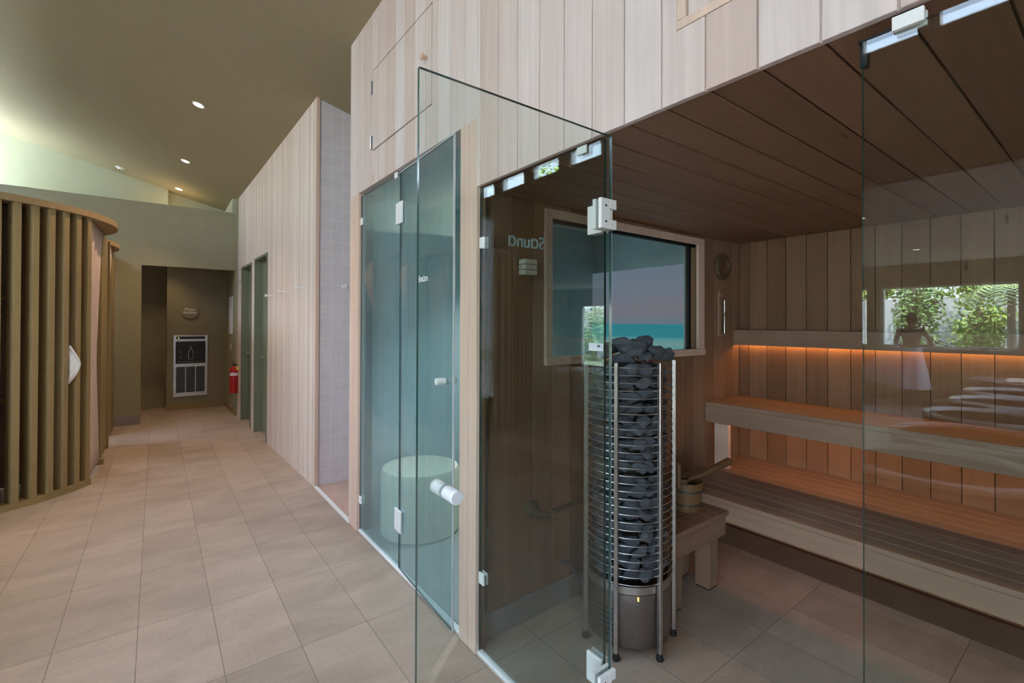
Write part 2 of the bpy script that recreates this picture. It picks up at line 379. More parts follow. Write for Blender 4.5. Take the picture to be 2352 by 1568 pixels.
# backlit seascape mural: its own picture, lit from behind
def mural():
    mt, n, out = newmat('seascape_lightbox'); e = N(n, 'Emission'); t = N(n, 'TexCoord'); s = N(n, 'SeparateXYZ'); n.links.new(t.outputs['Object'], s.inputs[0])
    mr = N(n, 'MapRange'); mr.inputs['From Min'].default_value = 1.0; mr.inputs['From Max'].default_value = 2.2; n.links.new(s.outputs['Z'], mr.inputs['Value'])
    r = N(n, 'ValToRGB'); el = r.color_ramp.elements
    stops = [(0, (.17, .42, .44)), (.30, (.12, .36, .38)), (.315, (.035, .27, .33)), (.405, (.03, .27, .33)), (.415, (.17, .235, .30)), (.52, (.235, .225, .27)), (.66, (.20, .23, .30)), (1, (.15, .22, .28))]
    el[0].position = 0; el[0].color = stops[0][1]+(1,); el[1].position = 1; el[1].color = stops[-1][1]+(1,)
    for p, c in stops[1:-1]: q = el.new(p); q.color = c+(1,)
    n.links.new(mr.outputs[0], r.inputs[0]); n.links.new(r.outputs[0], e.inputs[0]); e.inputs[1].default_value = .5
    n.links.new(e.outputs[0], out.inputs[0]); return mt
M['mural'] = mural()

# ------------------------------------------------------------------ generic builders
def wall(name, axis, w0, w1, u0, u1, v0, v1, holes, mat):
    b = MB()
    for a, c, z0, z1 in holes_2d(u0, u1, v0, v1, holes):
        if axis == 'X': b.box(w0, w1, a, c, z0, z1)
        else: b.box(a, c, w0, w1, z0, z1)
    return struct(b.build(name, mat))
def boards(axis, w0, w1, joints, v0, v1, holes=(), gap=.0022, mb=None, bev=.0012):
    b = mb or MB()
    for a, c in zip(joints, joints[1:]):
        lo, hi = min(a, c)+gap/2, max(a, c)-gap/2
        for p, q, z0, z1 in holes_2d(lo, hi, v0, v1, holes):
            if q-p < .004: continue
            if axis == 'X': b.box(w0, w1, p, q, z0, z1, bev)
            elif axis == 'Y': b.box(p, q, w0, w1, z0, z1, bev)
            else: b.box(z0, z1, p, q, w0, w1, bev)       # ceiling: boards run along X
    return b
def pane(name, x0, x1, y0, y1, z0, z1, mat, parent=None, edge='edge'):
    """a sheet of glass with polished edges (slot 1)"""
    b = MB(); b.box(x0, x1, y0, y1, z0, z1)
    d = [x1-x0, y1-y0, z1-z0]; t = d.index(min(d))
    b.bm.normal_update()
    for f in b.bm.faces:
        n_ = f.normal; f.material_index = 0 if abs(n_[t]) > .5 else 1
    return b.build(name, [mat, M[edge]], parent)

XF = 1.16          # face of the timber-clad sauna front
# ================================================================== THE SETTING
# floor
b = MB(); b.box(-9.5, 6.0, -4.2, 12.4, -.12, 0); struct(b.build('floor', M['floor']))
# sloping ceiling slab over the hall
def cz(x, y): return 3.954-.2476*x-.0235*y
b = MB(); x0, x1, y0, y1 = -2.45, 4.2, -4.2, 12.4
lo = [(x0,y0,cz(x0,y0)), (x1,y0,cz(x1,y0)), (x1,y1,cz(x1,y1)), (x0,y1,cz(x0,y1))]
b.poly(lo, (0, 0, .25)); struct(b.build('ceiling', M['olive_c']))
SKL = [(-7.0, -2.9, -.62, .08)]                           # unseen skylight added over the low room to brighten tubs and person
b = MB()
for a, c, y0_, y1_ in holes_2d(-9.7, -2.45, -4.2, 12.4, SKL): b.box(a, c, y0_, y1_, 2.68, 2.9)
struct(b.build('ceiling_low', M['low_c']))
b = MB()
for a, c, y0_, y1_ in holes_2d(-9.9, -2.56, -4.4, 12.5, SKL): b.box(a, c, y0_, y1_, 2.901, 2.95)
struct(b.build('trim_roof', M['roof']))  # unseen roof skin, made pale to bounce sun up onto the hall ceiling
struct(pane('window_40', -7.02, -2.88, -.64, .10, 2.951, 2.959, M['glass_w']))  # pane closing the added skylight
# bulkhead with the clerestory windows above the low ceiling
CW = [(9.85, 10.5, 3.0, 4.02), (8.75, 9.6, 3.0, 4.33), (7.66, 8.4, 3.76, 4.33), (6.84, 7.46, 3.76, 4.2), (5.99, 6.63, 3.76, 4.2), (5.16, 5.79, 3.76, 4.25), (4.32, 4.95, 3.76, 4.25),
      (3.5, 4.12, 3.76, 4.25), (2.66, 3.28, 3.76, 4.3), (1.84, 2.46, 3.76, 4.3), (.99, 1.41, 3.77, 4.3), (.3, .917, 3.77, 4.3), (-.55, .07, 3.77, 4.3), (-1.4, -.78, 3.77, 4.3), (-2.25, -1.63, 3.77, 4.3)]
wall('wall_bulkhead', 'X', -2.55, -2.4, -4.2, 12.4, 2.68, 4.8, CW, M['olive'])
for i, (a, c, z0, z1) in enumerate(CW):
    f = MB(); t = .03
    for q in ((a, a+t, z0, z1), (c-t, c, z0, z1), (a+t, c-t, z0, z0+t), (a+t, c-t, z1-t, z1)): f.box(-2.53, -2.43, q[0], q[1], q[2], q[3])
    fo = struct(f.build('window_%d' % (i+10), M['white'])); pane('pane', -2.485, -2.477, a+t, c-t, z0+t, z1-t, M['glass_w'], fo)
# far window wall of the low room
FW = [(1.16, 3.13, 1.05, 2.25), (3.35, 4.1, 1.05, 2.25), (10.1, 11.7, .02, 2.12)]
wall('wall_garden', 'X', -9.7, -9.5, -4.2, 12.4, 0, 2.68, FW, M['olive'])
for i, (a, c, z0, z1) in enumerate(FW):
    f = MB(); t = .035
    for q in ((a, a+t, z0, z1), (c-t, c, z0, z1), (a+t, c-t, z0, z0+t), (a+t, c-t, z1-t, z1)): f.box(-9.66, -9.56, q[0], q[1], q[2], q[3])
    fo = struct(f.build('window_%d' % (i+1), M['white'])); pane('pane', -9.62, -9.612, a+t, c-t, z0+t, z1-t, M['glass_w'], fo)
b = MB(); b.box(-9.5, -9.3, 1.1, 4.15, 1.0, 1.045, .004); struct(b.build('trim_1', M['stoolv']))
RW = [(-9.2, -4.6, .05, 2.5), (-2.35, -1.75, .3, 3.2)]  # unseen rear glazing, added to let more daylight into the rooms
wall('wall_rear', 'Y', -4.3, -4.2, -9.7, 4.2, 0, 5.2, RW, M['olive'])
for i, (a, c, z0, z1) in enumerate(RW): struct(pane('window_%d' % (i+30), a, c, -4.255, -4.245, z0, z1, M['glass_w']))
wall('wall_north', 'Y', 12.4, 12.5, -9.7, 4.2, 0, 5.2, [], M['olive'])
wall('wall_right', 'X', 4.2, 4.3, -4.2, 12.4, 0, 4.0, [], M['olive'])
# end wall of the corridor: tall lower wall with the drinking niche opening, upper wall set back
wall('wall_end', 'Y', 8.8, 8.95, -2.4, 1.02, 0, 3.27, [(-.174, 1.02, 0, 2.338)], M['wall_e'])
b = MB(); b.box(1.02, 1.4, 8.72, 9.9, 0, 3.75); struct(b.build('wall_end_return', M['wall_e']))
b = MB(); b.box(.975, 1.02, 8.8, 9.85, 3.271, 3.75); struct(b.build('wall_end_reveal', M['wall_u']))
b = MB(); b.box(-2.4, .975, 8.95, 9.82, 3.15, 3.27); struct(b.build('wall_end_ledge', M['wall_u']))
b = MB(); b.box(-2.4, .15, 9.66, 9.8, 3.27, 4.62); b.box(.15, .975, 9.8, 9.9, 3.27, 4.0); struct(b.build('wall_end_upper', M['wall_u']))
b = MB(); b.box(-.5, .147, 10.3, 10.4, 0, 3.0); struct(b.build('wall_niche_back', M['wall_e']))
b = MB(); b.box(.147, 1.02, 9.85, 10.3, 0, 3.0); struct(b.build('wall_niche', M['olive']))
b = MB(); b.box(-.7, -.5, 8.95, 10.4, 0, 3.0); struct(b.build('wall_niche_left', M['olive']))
b = MB(); b.box(-.5, 1.02, 8.95, 10.3, 2.75, 2.85); struct(b.build('ceiling_niche', M['wall_u']))
b = MB(); b.box(.13, 1.02, 9.835, 9.85, 0, .09, .002); struct(b.build('baseboard_niche', M['slat']))
b = MB(); b.box(1.005, 1.02, 8.95, 9.835, 0, .09, .002); b.box(1.005, 1.09, 8.705, 8.72, 0, .09, .002); struct(b.build('baseboard_return', M['slat']))
b = MB(); b.box(-2.4, -.174, 8.785, 8.8, 0, .14, .002); struct(b.build('baseboard_end', M['skirt']))

# second volume (toilets): narrow strip cladding, slightly angled
V2 = empty('wall_toilets', (1.16, 4.51, 0), R(1.52)); V2['kind'] = 'structure'
js = [i*.045 for i in range(0, 94)]
D2 = [(1.98, 2.78, 0, 2.37), (3.01, 3.80, 0, 2.345)]
boards('X', 0, .018, js, 0, 3.68, D2, gap=.0008, bev=0).build('cladding', M['strip'], V2)
b = MB()
for a, c, z0, z1 in holes_2d(.0, 4.2, 0, 3.68, D2): b.box(.018, .12, a, c, z0, z1)
b.build('core', M['strip'], V2)
b = MB(); b.box(-.002, .028, -.018, 0, 0, 3.66, .001); b.build('corner_trim', M['post'], V2)
for i, (a, c, z0, z1) in enumerate(D2):
    d = empty('door_%d' % (i+3), (1.16, 4.51, 0), R(1.52)); d['kind'] = 'structure'
    f = MB(); f.box(-.012, .12, a, a+.03, 0, z1-.03); f.box(-.012, .12, c-.03, c, 0, z1-.03); f.box(-.012, .12, a, c, z1-.03, z1); f.build('door_frame', M['olive_d'], d)
    l = MB(); l.box(.085, .12, a+.032, c-.032, .005, z1-.033, .002); l.build('door_leaf', M['olive_d'], d)
    h = MB(); h.cyl((.085, c-.09, 1.02), (.055, c-.09, 1.02), .026, 20); h.cyl((.055, c-.09, 1.02), (.035, c-.09, 1.02), .009); h.tube([(.036, c-.09, 1.02), (.034, c-.12, 1.02), (.034, c-.20, 1.02)], .008); h.build('door_handle', M['steel'], d, True)
    s_ = MB(); s_.box(.082, .085, a+.10, a+.20, 1.50, 1.60); s_.build('door_sign', M['whitetxt'], d)
# shower alcove between the two volumes
b = MB(); b.box(1.19, 2.6, 4.51, 4.62, 0, 3.75); struct(b.build('wall_shower_side', M['wtile']))
b = MB(); b.box(2.5, 2.6, 3.55, 4.51, 0, 3.75); struct(b.build('wall_shower_back', M['wtile']))
b = MB(); b.box(1.19, 2.5, 3.55, 4.51, 0, .006); struct(b.build('floor_shower', M['sfloor']))
b = MB(); b.box(1.155, 1.185, 3.55, 4.51, 0, .012, .002); struct(b.build('trim_2', M['white']))
b = MB(); b.box(1.195, 3.7, 3.46, 3.54, 0, 3.6); struct(b.build('wall_shower_near', M['wtile']))

# sauna and steam room front
FJ = [.004+.136*k for k in range(-12, 26)]+[3.54]
FH = [(1.945, 3.37, 0, 2.43), (-2, 1.80, 0, 2.12), (2.24, 3.105, 2.657, 3.205), (-.6, .77, 2.32, 3.0)]
FHB = FH+[(1.80, 1.945, 0, 2.43), (3.37, 3.54, 0, 2.43)]
b = boards('X', XF, XF+.02, FJ, 0, 3.72, FHB, gap=.0045)
for j in FJ[1:-1]:                                       # recessed tongue showing in every joint
    for p, q, z0, z1 in holes_2d(j-.004, j+.004, 0, 3.72, FHB): b.box(XF+.007, XF+.019, p, q, z0, z1)
b.build('wall_front', M['facade'])['kind'] = 'structure'
b = MB()
for a, c, z0, z1 in holes_2d(-1.63, 3.54, 0, 3.7, [FH[0], (-2, 1.80, 0, 2.15), (1.795, 1.862, 0, 2.15)]+FH[2:]): b.box(XF+.021, XF+.11, a, c, z0, z1)
struct(b.build('wall_front_core', M['facade']))
b = MB(); b.box(XF-.001, XF+.02, 3.37, 3.454, 0, 2.43, .0015); b.box(XF, XF+.02, 3.456, 3.54, 0, 2.43, .0015); struct(b.build('trim_3', M['post']))
b = MB(); b.box(XF, XF+.02, 1.80, 1.868, 0, 2.43, .0015); b.box(XF, XF+.02, 1.87, 1.945, 0, 2.43, .0015); struct(b.build('trim_4', M['post']))
b = MB(); b.box(XF-.0, XF+.11, 3.541, 3.552, 0, 3.7); struct(b.build('trim_5', M['facade_end']))
# access hatch, hinged on its far side
ha = empty('access_hatch', (XF, 2.67, 2.657)); tag(ha, 'square timber access hatch with small knob high in the boarded wall above the steam room', 'hatch')
ha_j = [2.246]+[x for x in FJ if 2.25 < x < 3.09]+[3.098]
b = boards('X', XF-.001, XF+.018, ha_j, 2.664, 3.198, gap=.003); o_ = b.build('hatch_door', M['facade'], ha); o_.location = (-XF, -2.67, -2.657)
def local(o_, p=(XF, 2.67, 2.657)): o_.location = (-p[0], -p[1], -p[2]); return o_
b = MB(); b.lathe([(.0, -.04), (.014, -.04), (.019, -.034), (.018, -.026), (.009, -.018), (.008, 0)], (XF, 2.30, 2.93), 20, axis='X'); k_ = local(b.build('knob', M['knob'], ha, True))
for z in (2.72, 3.09):
    b = MB(); b.cyl((XF-.007, 3.112, z-.045), (XF-.007, 3.112, z+.045), .006, 10); b.box(XF-.003, XF, 3.105, 3.135, z-.045, z+.045); local(b.build('hinge', M['alu'], ha))
# upper recessed panel on the right
rp = MB()
for q in ((.742, .769, 2.347, 3.0), (-.6, .769, 2.321, 2.346)): rp.box(XF-.002, XF+.02, q[0], q[1], q[2], q[3], .001)
struct(rp.build('trim_6', M['post']))
b = boards('X', XF+.008, XF+.02, [.741-.136*k for k in range(0, 10)], 2.347, 3.0); b.box(XF+.021, XF+.05, -.62, .77, 2.3, 3.02); struct(b.build('wall_front_panel', M['facade']))

# sauna shell
YL, XB, ZC = 1.862, 3.64, 2.125
WX0, WX1, WZ0, WZ1 = 1.617, 3.114, 1.278, 2.1
jl = [1.16+.02, 1.28]+[1.28+.1335*k for k in range(1, 18)]+[XB]
b = boards('Y', YL, YL+.02, jl, .12, ZC, [(WX0+.03, WX1-.03, WZ0+.03, WZ1-.02)], gap=.003); struct(b.build('wall_sauna_left', M['sau_l']))
b = MB()
for a, c, z0, z1 in holes_2d(1.18, 3.66, 0, 2.4, [(WX0+.03, WX1-.03, WZ0+.03, WZ1-.02)]): b.box(a, c, YL+.02, 1.94, z0, z1)
struct(b.build('wall_sauna_left_core', M['sau_l']))
jb = [1.862]+[1.785-.133*k for k in range(0, 25)]
b = boards('X', XB, XB+.02, jb, .35, ZC, gap=.004); struct(b.build('wall_sauna_back', M['sau_b']))
b = MB(); b.box(XB+.02, XB+.1, -1.7, 1.94, 0, 2.4); struct(b.build('wall_sauna_back_core', M['sau_b']))
jc = [k for k in FJ if -1.6 < k < 1.86]+[1.862]
b = boards('Z', ZC, ZC+.02, jc, XF+.02, XB, gap=.006); struct(b.build('ceiling_sauna', M['sau_c']))
b = MB(); b.box(XF+.02, XB+.1, -1.7, 1.94, ZC+.02, 2.4); struct(b.build('ceiling_sauna_core', M['sau_c']))
b = boards('Y', -1.64, -1.62, [1.18+.1335*k for k in range(0, 19)], 0, ZC, gap=.003); struct(b.build('wall_sauna_right', M['sau_l']))
b = MB(); b.box(XF+.05, 3.12, YL-.012, YL, 0, .12, .001); struct(b.build('baseboard_sauna_left', M['skirt']))
b = MB(); b.box(3.14, 3.16, -1.6, YL-.012, 0, .36); struct(b.build('wall_under_bench', M['sau_b']))
b = MB(); b.box(3.105, 3.14, -1.6, YL-.012, 0, .13, .004); struct(b.build('baseboard_sauna_back', M['kick']))
# interior window to the steam room
wf = MB(); t = .045
wf.box(WX0, WX1, YL-.022, YL-.001, WZ1-t, WZ1, .002); wf.box(WX0, WX1, YL-.03, YL-.001, WZ0, WZ0+t, .002)
wf.box(WX0, WX0+t, YL-.022, YL-.001, WZ0+t, WZ1-t, .002); wf.box(WX1-.075, WX1, YL-.022, YL-.001, WZ0+t, WZ1-t, .002)
w0 = struct(wf.build('window_4', M['post']))
g = MB(); gx0, gx1, gz0, gz1 = WX0+.03, WX1-.03, WZ0+.03, WZ1-.02
for q in ((gx0, gx0+.025, gz0, gz1), (gx1-.09, gx1-.06, gz0, gz1), (gx0, gx1, gz0, gz0+.012), (gx0, gx1, gz1-.035, gz1)): g.box(q[0], q[1], YL+.03, YL+.05, q[2], q[3])
g.build('window_seal', M['black'], w0)
pane('pane', gx0, gx1-.06, YL+.036, YL+.044, gz0, gz1, M['glass_w'], w0)

# steam room shell
b = MB(); b.box(3.7, 3.8, 1.94, 3.46, 0, 2.6); struct(b.build('wall_steam_back', M['steam_wall']))
b = MB(); b.box(XF+.12, 3.7, 3.44, 3.459, 0, 2.6); struct(b.build('wall_steam_far', M['steam_wall']))
b = MB()
for a, c, z0, z1 in holes_2d(XF+.12, 3.7, 0, 2.6, [(gx0, gx1-.06, gz0, gz1)]): b.box(a, c, 1.941, 1.95, z0, z1)
struct(b.build('wall_steam_near', M['steam_wall']))
b = MB(); b.box(XF+.11, 3.7, 1.95, 3.44, 2.45, 2.55); struct(b.build('ceiling_steam', M['steam_wall']))
b = MB(); b.box(XF+.05, 3.7, 1.95, 3.44, 0, .004); struct(b.build('floor_steam', M['steam_floor']))
b = MB(); b.box(3.66, 3.69, 1.96, 3.43, 1.02, 2.02); mu = b.build('seascape_mural', M['mural'])
tag(mu, 'glowing seascape picture, pink sky over turquoise water, seen through the sauna window', 'picture')
sb = MB(); sb.box(3.2, 3.66, 1.96, 3.43, .4, .46, .01); sb.box(3.24, 3.66, 1.96, 3.43, .0, .4)
tag(sb.build('steam_bench', M['steam_wall']), 'pale tiled bench along the steam room back wall', 'bench')
# round plinth stool in the steam room
b = MB(); b.lathe([(0, 0), (.265, 0), (.28, .015), (.28, .43), (.268, .455), (.24, .462), (0, .462)], (1.546, 3.14, .004), 64)
tag(b.build('round_plinth', M['plinth'], smooth=True), 'cream cylindrical plinth seat standing inside the steam room', 'plinth')

# ------------------------------------------------------------------ glazing of the front
GX0, GX1 = XF+.02, XF+.03
# sauna fixed panel beside the post
p1 = struct(pane('window_5', GX0, GX1, 1.055, 1.798, .012, 2.112, M['glass']))
p2 = struct(pane('window_6', GX0, GX1, -1.6, .342, .012, 2.0915, M['glass']))
b = MB(); b.box(GX0-.01, GX1+.008, 1.055, 1.8, 0, .014, .002); struct(b.build('trim_7', M['white']))
b = MB(); b.box(GX0-.01, GX1+.008, -1.6, .335, 0, .014, .002); struct(b.build('trim_8', M['white']))
b = MB(); b.box(XF+.031, XF+.05, 1.80, YL-.001, 0, ZC, .001); struct(b.build('trim_9', M['sau_l']))
def clip(y0, y1, z0, z1, lab, name='glass_clip', x0=GX0-.008, x1=GX1+.008):
    b = MB(); b.box(x0, GX0-.0005, y0, y1, z0, z1, .001); b.box(GX1+.0005, x1, y0, y1, z0, z1, .001)
    return tag(b.build(name, M['white']), lab, 'clip', 'white clips of the glass front')
clip(1.757, 1.797, 1.838, 1.888, 'white clip holding the sauna glass to the post, upper of two')
clip(1.752, 1.792, .325, .375, 'white clip holding the sauna glass to the post, lower of two')
clip(1.13, 1.175, 2.086, 2.114, 'white clip on the top edge of the sauna glass beside the door hinge')
clip(.239, .289, 2.084, 2.112, 'white clip on the top edge of the right sauna pane', x0=GX0-.012)
clip(3.325, 3.368, 2.20, 2.25, 'small white clip at the far edge of the steam room glass, upper of two')
clip(3.325, 3.368, .205, .255, 'small white clip at the far edge of the steam room glass, lower of two')
clip(2.72, 2.76, 2.39, 2.425, 'white clip on the top edge of the steam room glass')
b = MB(); b.box(GX1+.001, GX1+.02, .336, .350, 2.045, 2.092, .002); b.box(GX0, GX1+.02, .29, .350, 2.092, 2.099, .002)
tag(b.build('door_stop', M['black']), 'black rubber stop on the top corner of the right sauna pane', 'door stop')

# sauna glass door, standing open at a right angle
DH = (XF+.018, 1.034)   # pivot
d1 = empty('door_1', (DH[0], DH[1], 0), 0); d1['kind'] = 'structure'
def d1p(o_): o_.location = (-DH[0], -DH[1], 0); return o_
DY0, DY1 = 1.016, 1.026
pn = d1p(pane('glass_leaf', .493, XF+.012, DY0, DY1, .012, 2.106, M['glass'], d1))
b = MB(); b.box(XF+.0121, XF+.0135, DY0, DY1, .012, 2.106); d1p(b.build('edge_seal', M['edgew'], d1))
for z in (1.80, .30):
    b = MB()
    # plate clamped on the fixed pane (in the facade plane)
    for xa, xb in ((GX0-.012, GX0-.001), (GX1+.001, GX1+.012)): b.box(xa, xb, 1.055, 1.12, z, z+.095, .0012)
    b.box(GX0-.012, GX1+.012, 1.047, 1.0545, z+.02, z+.075, .001)
    h_ = d1p(b.build('hinge_plate', M['white'], d1)); h_['label'] = 'white square hinge plate on fixed pane'
    b = MB()
    for ya, yb in ((DY0-.014, DY0-.001), (DY1+.001, DY1+.014)):
        b.box(XF-.052, XF-.012, ya, yb, z, z+.095, .001); b.box(XF-.012, XF+.02, ya, yb, z, z+.03, .001); b.box(XF-.012, XF+.02, ya, yb, z+.065, z+.095, .001)
    b.cyl((XF+.012, 1.021, z+.025), (XF+.012, 1.021, z+.07), .007, 12)
    h_ = d1p(b.build('hinge', M['white'], d1))
    for zz in (z+.022, z+.072):
        s_ = MB(); s_.cyl((XF-.03, DY0-.0145, zz), (XF-.03, DY0-.0138, zz), .004, 12); s = s_.build('screw', M['black'], h_)
b = MB()
kx, kz = .572, 1.085
prof = [(0, 0), (.017, 0), (.017, .006), (.0165, .007), (.0165, .009), (.0175, .010), (.0175, .036), (.0165, .0365), (.0165, .038), (.0175, .0385), (.0175, .047), (.016, .049), (0, .049)]
b.lathe([(r_, -z_) for r_, z_ in prof], (kx, DY0-.0005, kz), 28, axis='Y'); b.lathe(prof, (kx, DY1+.0005, kz), 28, axis='Y')
d1p(b.build('knob', M['knobw'], d1, True))
t_ = text('lettering', 'S\u0251un\u0251', .050, (0, 0, 0), (R(90), 0, R(180)), M['frost'], d1)
t_.location = (.829-DH[0], DY1+.001-DH[1], 1.727); t_['label'] = 'frosted word reading Sauna'

# steam room glazing
pane_s = struct(pane('window_7', GX0, GX1, 2.69, 3.368, .012, 2.41, M['glass_s']))
b = MB(); b.box(GX0-.01, GX1+.008, 1.95, 3.37, 0, .014, .002); struct(b.build('trim_11', M['white']))
b = MB(); b.box(XF+.05, XF+.1, 3.345, 3.37, 0, 2.43, .002); b.box(XF+.05, XF+.1, 1.945, 1.965, 0, 2.43, .002); struct(b.build('trim_12', M['steel_d']))
d2 = empty('door_2', (GX0+.005, 2.685, 0), R(-3.0)); d2['kind'] = 'structure'
lf = pane('glass_leaf', -.005, .005, -.702, -.004, .015, 2.41, M['glass_s'], d2)
b = MB(); b.box(-.0055, .0055, -.708, -.7025, .015, 2.41, .001); b.box(-.0055, .0055, -.708, -.004, 2.411, 2.417, .001); b.build('edge_seal', M['edgew'], d2)
for z in (2.10, .24):
    b = MB()
    for xa, xb in ((-.016, -.006), (.006, .016)): b.box(xa, xb, -.05, .05, z, z+.13, .001)
    b.box(-.018, -.016, -.02, .02, z+.035, z+.095, .001); b.build('hinge', M['white'], d2)
b = MB(); b.lathe([(r_, -z_) for r_, z_ in prof], (-.0055, -.62, 1.21), 24, axis='X'); b.lathe(prof, (.0055, -.62, 1.21), 24, axis='X'); b.build('knob', M['white'], d2, True)
t_ = text('lettering', 'Ste\u0251m', .050, (-.0065, -.345, 1.74), (R(90), 0, R(-90)), M['whitetxt'], d2)
t_['label'] = 'white word reading Steam'

# ================================================================== SAUNA FITTINGS
# lower bench
lb = empty('lower_bench', (2.62, .1, 0)); tag(lb, 'long lower sauna bench of timber planks, nearest the floor', 'bench')
def lbp(o_, p): o_.location = (-p[0], -p[1], -p[2]); return o_
Lp = (2.62, .1, 0)
for k in range(10):
    a = 2.62+.102*k; c = min(a+.098, XB-.001)
    b = MB(); b.box(a, c, -1.6, YL-.003 if a > 3.2 else YL-.003, .46, .485, .002); lbp(b.build('plank', M['bench'], lb), Lp)
b = MB(); b.box(2.62, 2.645, -1.6, YL-.2, .362, .4595, .002); lbp(b.build('fascia', M['bench'], lb), Lp)
for y in (YL-.06, .6):
    b = MB(); b.box(2.66, 3.13, y, y+.04, .38, .459); lbp(b.build('bearer', M['bench'], lb), Lp)
b = MB(); b.box(2.66, 2.668, -1.5, YL-.25, .452, .4585); lbp(b.build('led_strip', M['led2'], lb), Lp)
# upper bench
ub = empty('upper_bench', (3.154, .1, .485)); tag(ub, 'long upper sauna bench above and behind the lower one', 'bench')
Up = (3.154, .1, .485)
for k in range(5):
    a = 3.154+.098*k; c = min(a+.094, XB-.001)
    b = MB(); b.box(a, c, -1.6, YL-.003, .913, .940, .002); lbp(b.build('plank', M['bench'], ub), Up)
b = MB(); b.box(3.154, 3.18, -1.6, YL-.003, .80, .9125, .002); lbp(b.build('fascia', M['bench'], ub), Up)
for y in (1.81, .0):
    b = MB(); b.box(3.19, 3.23, y-.10, y+.0, .486, .912, .002); lbp(b.build('leg', M['post'], ub), Up)
b = MB(); b.box(3.19, 3.20, -1.5, YL-.02, .895, .905); lbp(b.build('led_strip', M['led3'], ub), Up)
# back rest rail
br = empty('backrest_rail', (XB, .1, 1.34)); tag(br, 'horizontal timber backrest on the sauna back wall with light glowing below', 'backrest')
Bp = (XB, .1, 1.34)
b = MB(); b.box(XB-.09, XB-.065, -1.6, YL-.002, 1.338, 1.452, .002); lbp(b.build('fascia', M['bench'], br), Bp)
b = MB(); b.box(XB-.064, XB-.001, -1.6, YL-.002, 1.43, 1.452, .001); lbp(b.build('cap', M['bench'], br), Bp)
b = MB(); b.box(XB-.030, XB-.020, -1.58, YL-.01, 1.352, 1.36); lbp(b.build('led_strip', M['led'], br), Bp)

# stone tower heater
HC = (1.839, 1.487); HR = .214
he = empty('sauna_heater', (HC[0], HC[1], 0)); tag(he, 'tall round steel cage heater standing on the floor beside the open glass door', 'heater')
b = MB(); b.lathe([(0, .05), (.192, .05), (.196, .056), (.196, .285), (.19, .29), (0, .29)], (0, 0, 0), 48); drum = b.build('base_drum', M['steel_b'], he, True)
b = MB(); b.lathe([(.188, .292), (.2, .292), (.2, .325), (.188, .325)], (0, 0, 0), 48); b.build('base_band', M['steel'], he, True)
b = MB(); a_ = R(235); b.box(.1965, .2, -.0025, .0025, .265, .281); il = b.build('indicator_lamp', M['orange_led'], he); il.rotation_euler = (0, 0, R(232))
b = MB()
for i in range(9):
    for j in range(6):
        a = R(176+i*3.2); z = .09+j*.024
        b.cyl((.1955*math.cos(a), .1955*math.sin(a), z), (.1975*math.cos(a), .1975*math.sin(a), z), .0035, 6)
b.build('vent_holes', M['black'], he)
for a in (152, 205, 259, 317.5, 14, 84):
    b = MB(); b.box(-.009, .009, -.010, .010, .03, 1.325, .002)
    o_ = b.build('post', M['steel'], he); o_.location = (HR*math.cos(R(a)), HR*math.sin(R(a)), 0); o_.rotation_euler = (0, 0, R(a+90))
    f = MB(); f.lathe([(0, 0), (.014, 0), (.017, .008), (.012, .03), (0, .03)], n=16); ft = f.build('rubber_foot', M['black'], o_, True)
for k in range(29):
    z = .335+k*.0345
    b = MB(); b.tube([(.204*math.cos(2*PI*i/56), .204*math.sin(2*PI*i/56), z) for i in range(56)], .0022, 6, True); b.build('hoop', M['steel'], he, True)
b = MB(); b.lathe([(0, .29), (.085, .29), (.085, 1.2), (0, 1.2)], n=20); b.build('core_tube', M['steel_d'], he)
b = MB(); b.box(-.075, .075, -.02, .02, .2, .5); b.box(.0, .06, -.2, -.05, .2, .21) if False else None
b.bm.free()
# stones: eight shapes, every stone its own object
def stone_mesh(i):
    rnd = random.Random(100+i); bm = bmesh.new()
    pts = []
    for k in range(19):
        v = Vector((rnd.gauss(0, 1), rnd.gauss(0, 1), rnd.gauss(0, 1))).normalized()
        v = Vector((v.x*1.25, v.y*.95, v.z*.78))*rnd.uniform(.75, 1.08); pts.append(bm.verts.new(v*.5))
    bmesh.ops.convex_hull(bm, input=pts)
    for v in [v for v in bm.verts if not v.link_faces]: bm.verts.remove(v)
    bmesh.ops.triangulate(bm, faces=bm.faces)
    bmesh.ops.subdivide_edges(bm, edges=bm.edges, cuts=1, use_grid_fill=True)
    for v in bm.verts: v.co += Vector((rnd.uniform(-1, 1), rnd.uniform(-1, 1), rnd.uniform(-1, 1)))*.02
    me = bpy.data.meshes.new('sauna_stone'); bm.to_mesh(me); bm.free(); me.materials.append(M['stone'] if i % 3 else M['stone2']); return me
SM = [stone_mesh(i) for i in range(9)]
def stone(p, s, rnd):
    ob = bpy.data.objects.new('sauna_stone', SM[rnd.randrange(9)]); COL.objects.link(ob)
    ob.location = p; ob.scale = (s[0], s[1], s[2]); ob.rotation_euler = (rnd.uniform(-.4, .4), rnd.uniform(-.4, .4), rnd.uniform(0, 2*PI))
    return ob
rnd = random.Random(5)
LAB = 'dark grey rough stone packed in the steel cage of the sauna heater'
z = .325; row = 0
while z < 1.28:
    n = 14; ph = rnd.uniform(0, 1)
    for i in range(n):
        a = 2*PI*(i+ph+rnd.uniform(-.12, .12))/n; s = rnd.uniform(.082, .118); sz = rnd.uniform(.064, .092); r_ = .195-s*.5
        ob = stone((HC[0]+r_*math.cos(a), HC[1]+r_*math.sin(a), z+sz*.42+rnd.uniform(-.006, .006)), (s*.86, s*.86, sz), rnd)
        ob.rotation_euler.z = a+PI/2+rnd.uniform(-.25, .25)
        tag(ob, LAB, 'stone', 'stones in the heater cage')
    z += .054; row += 1
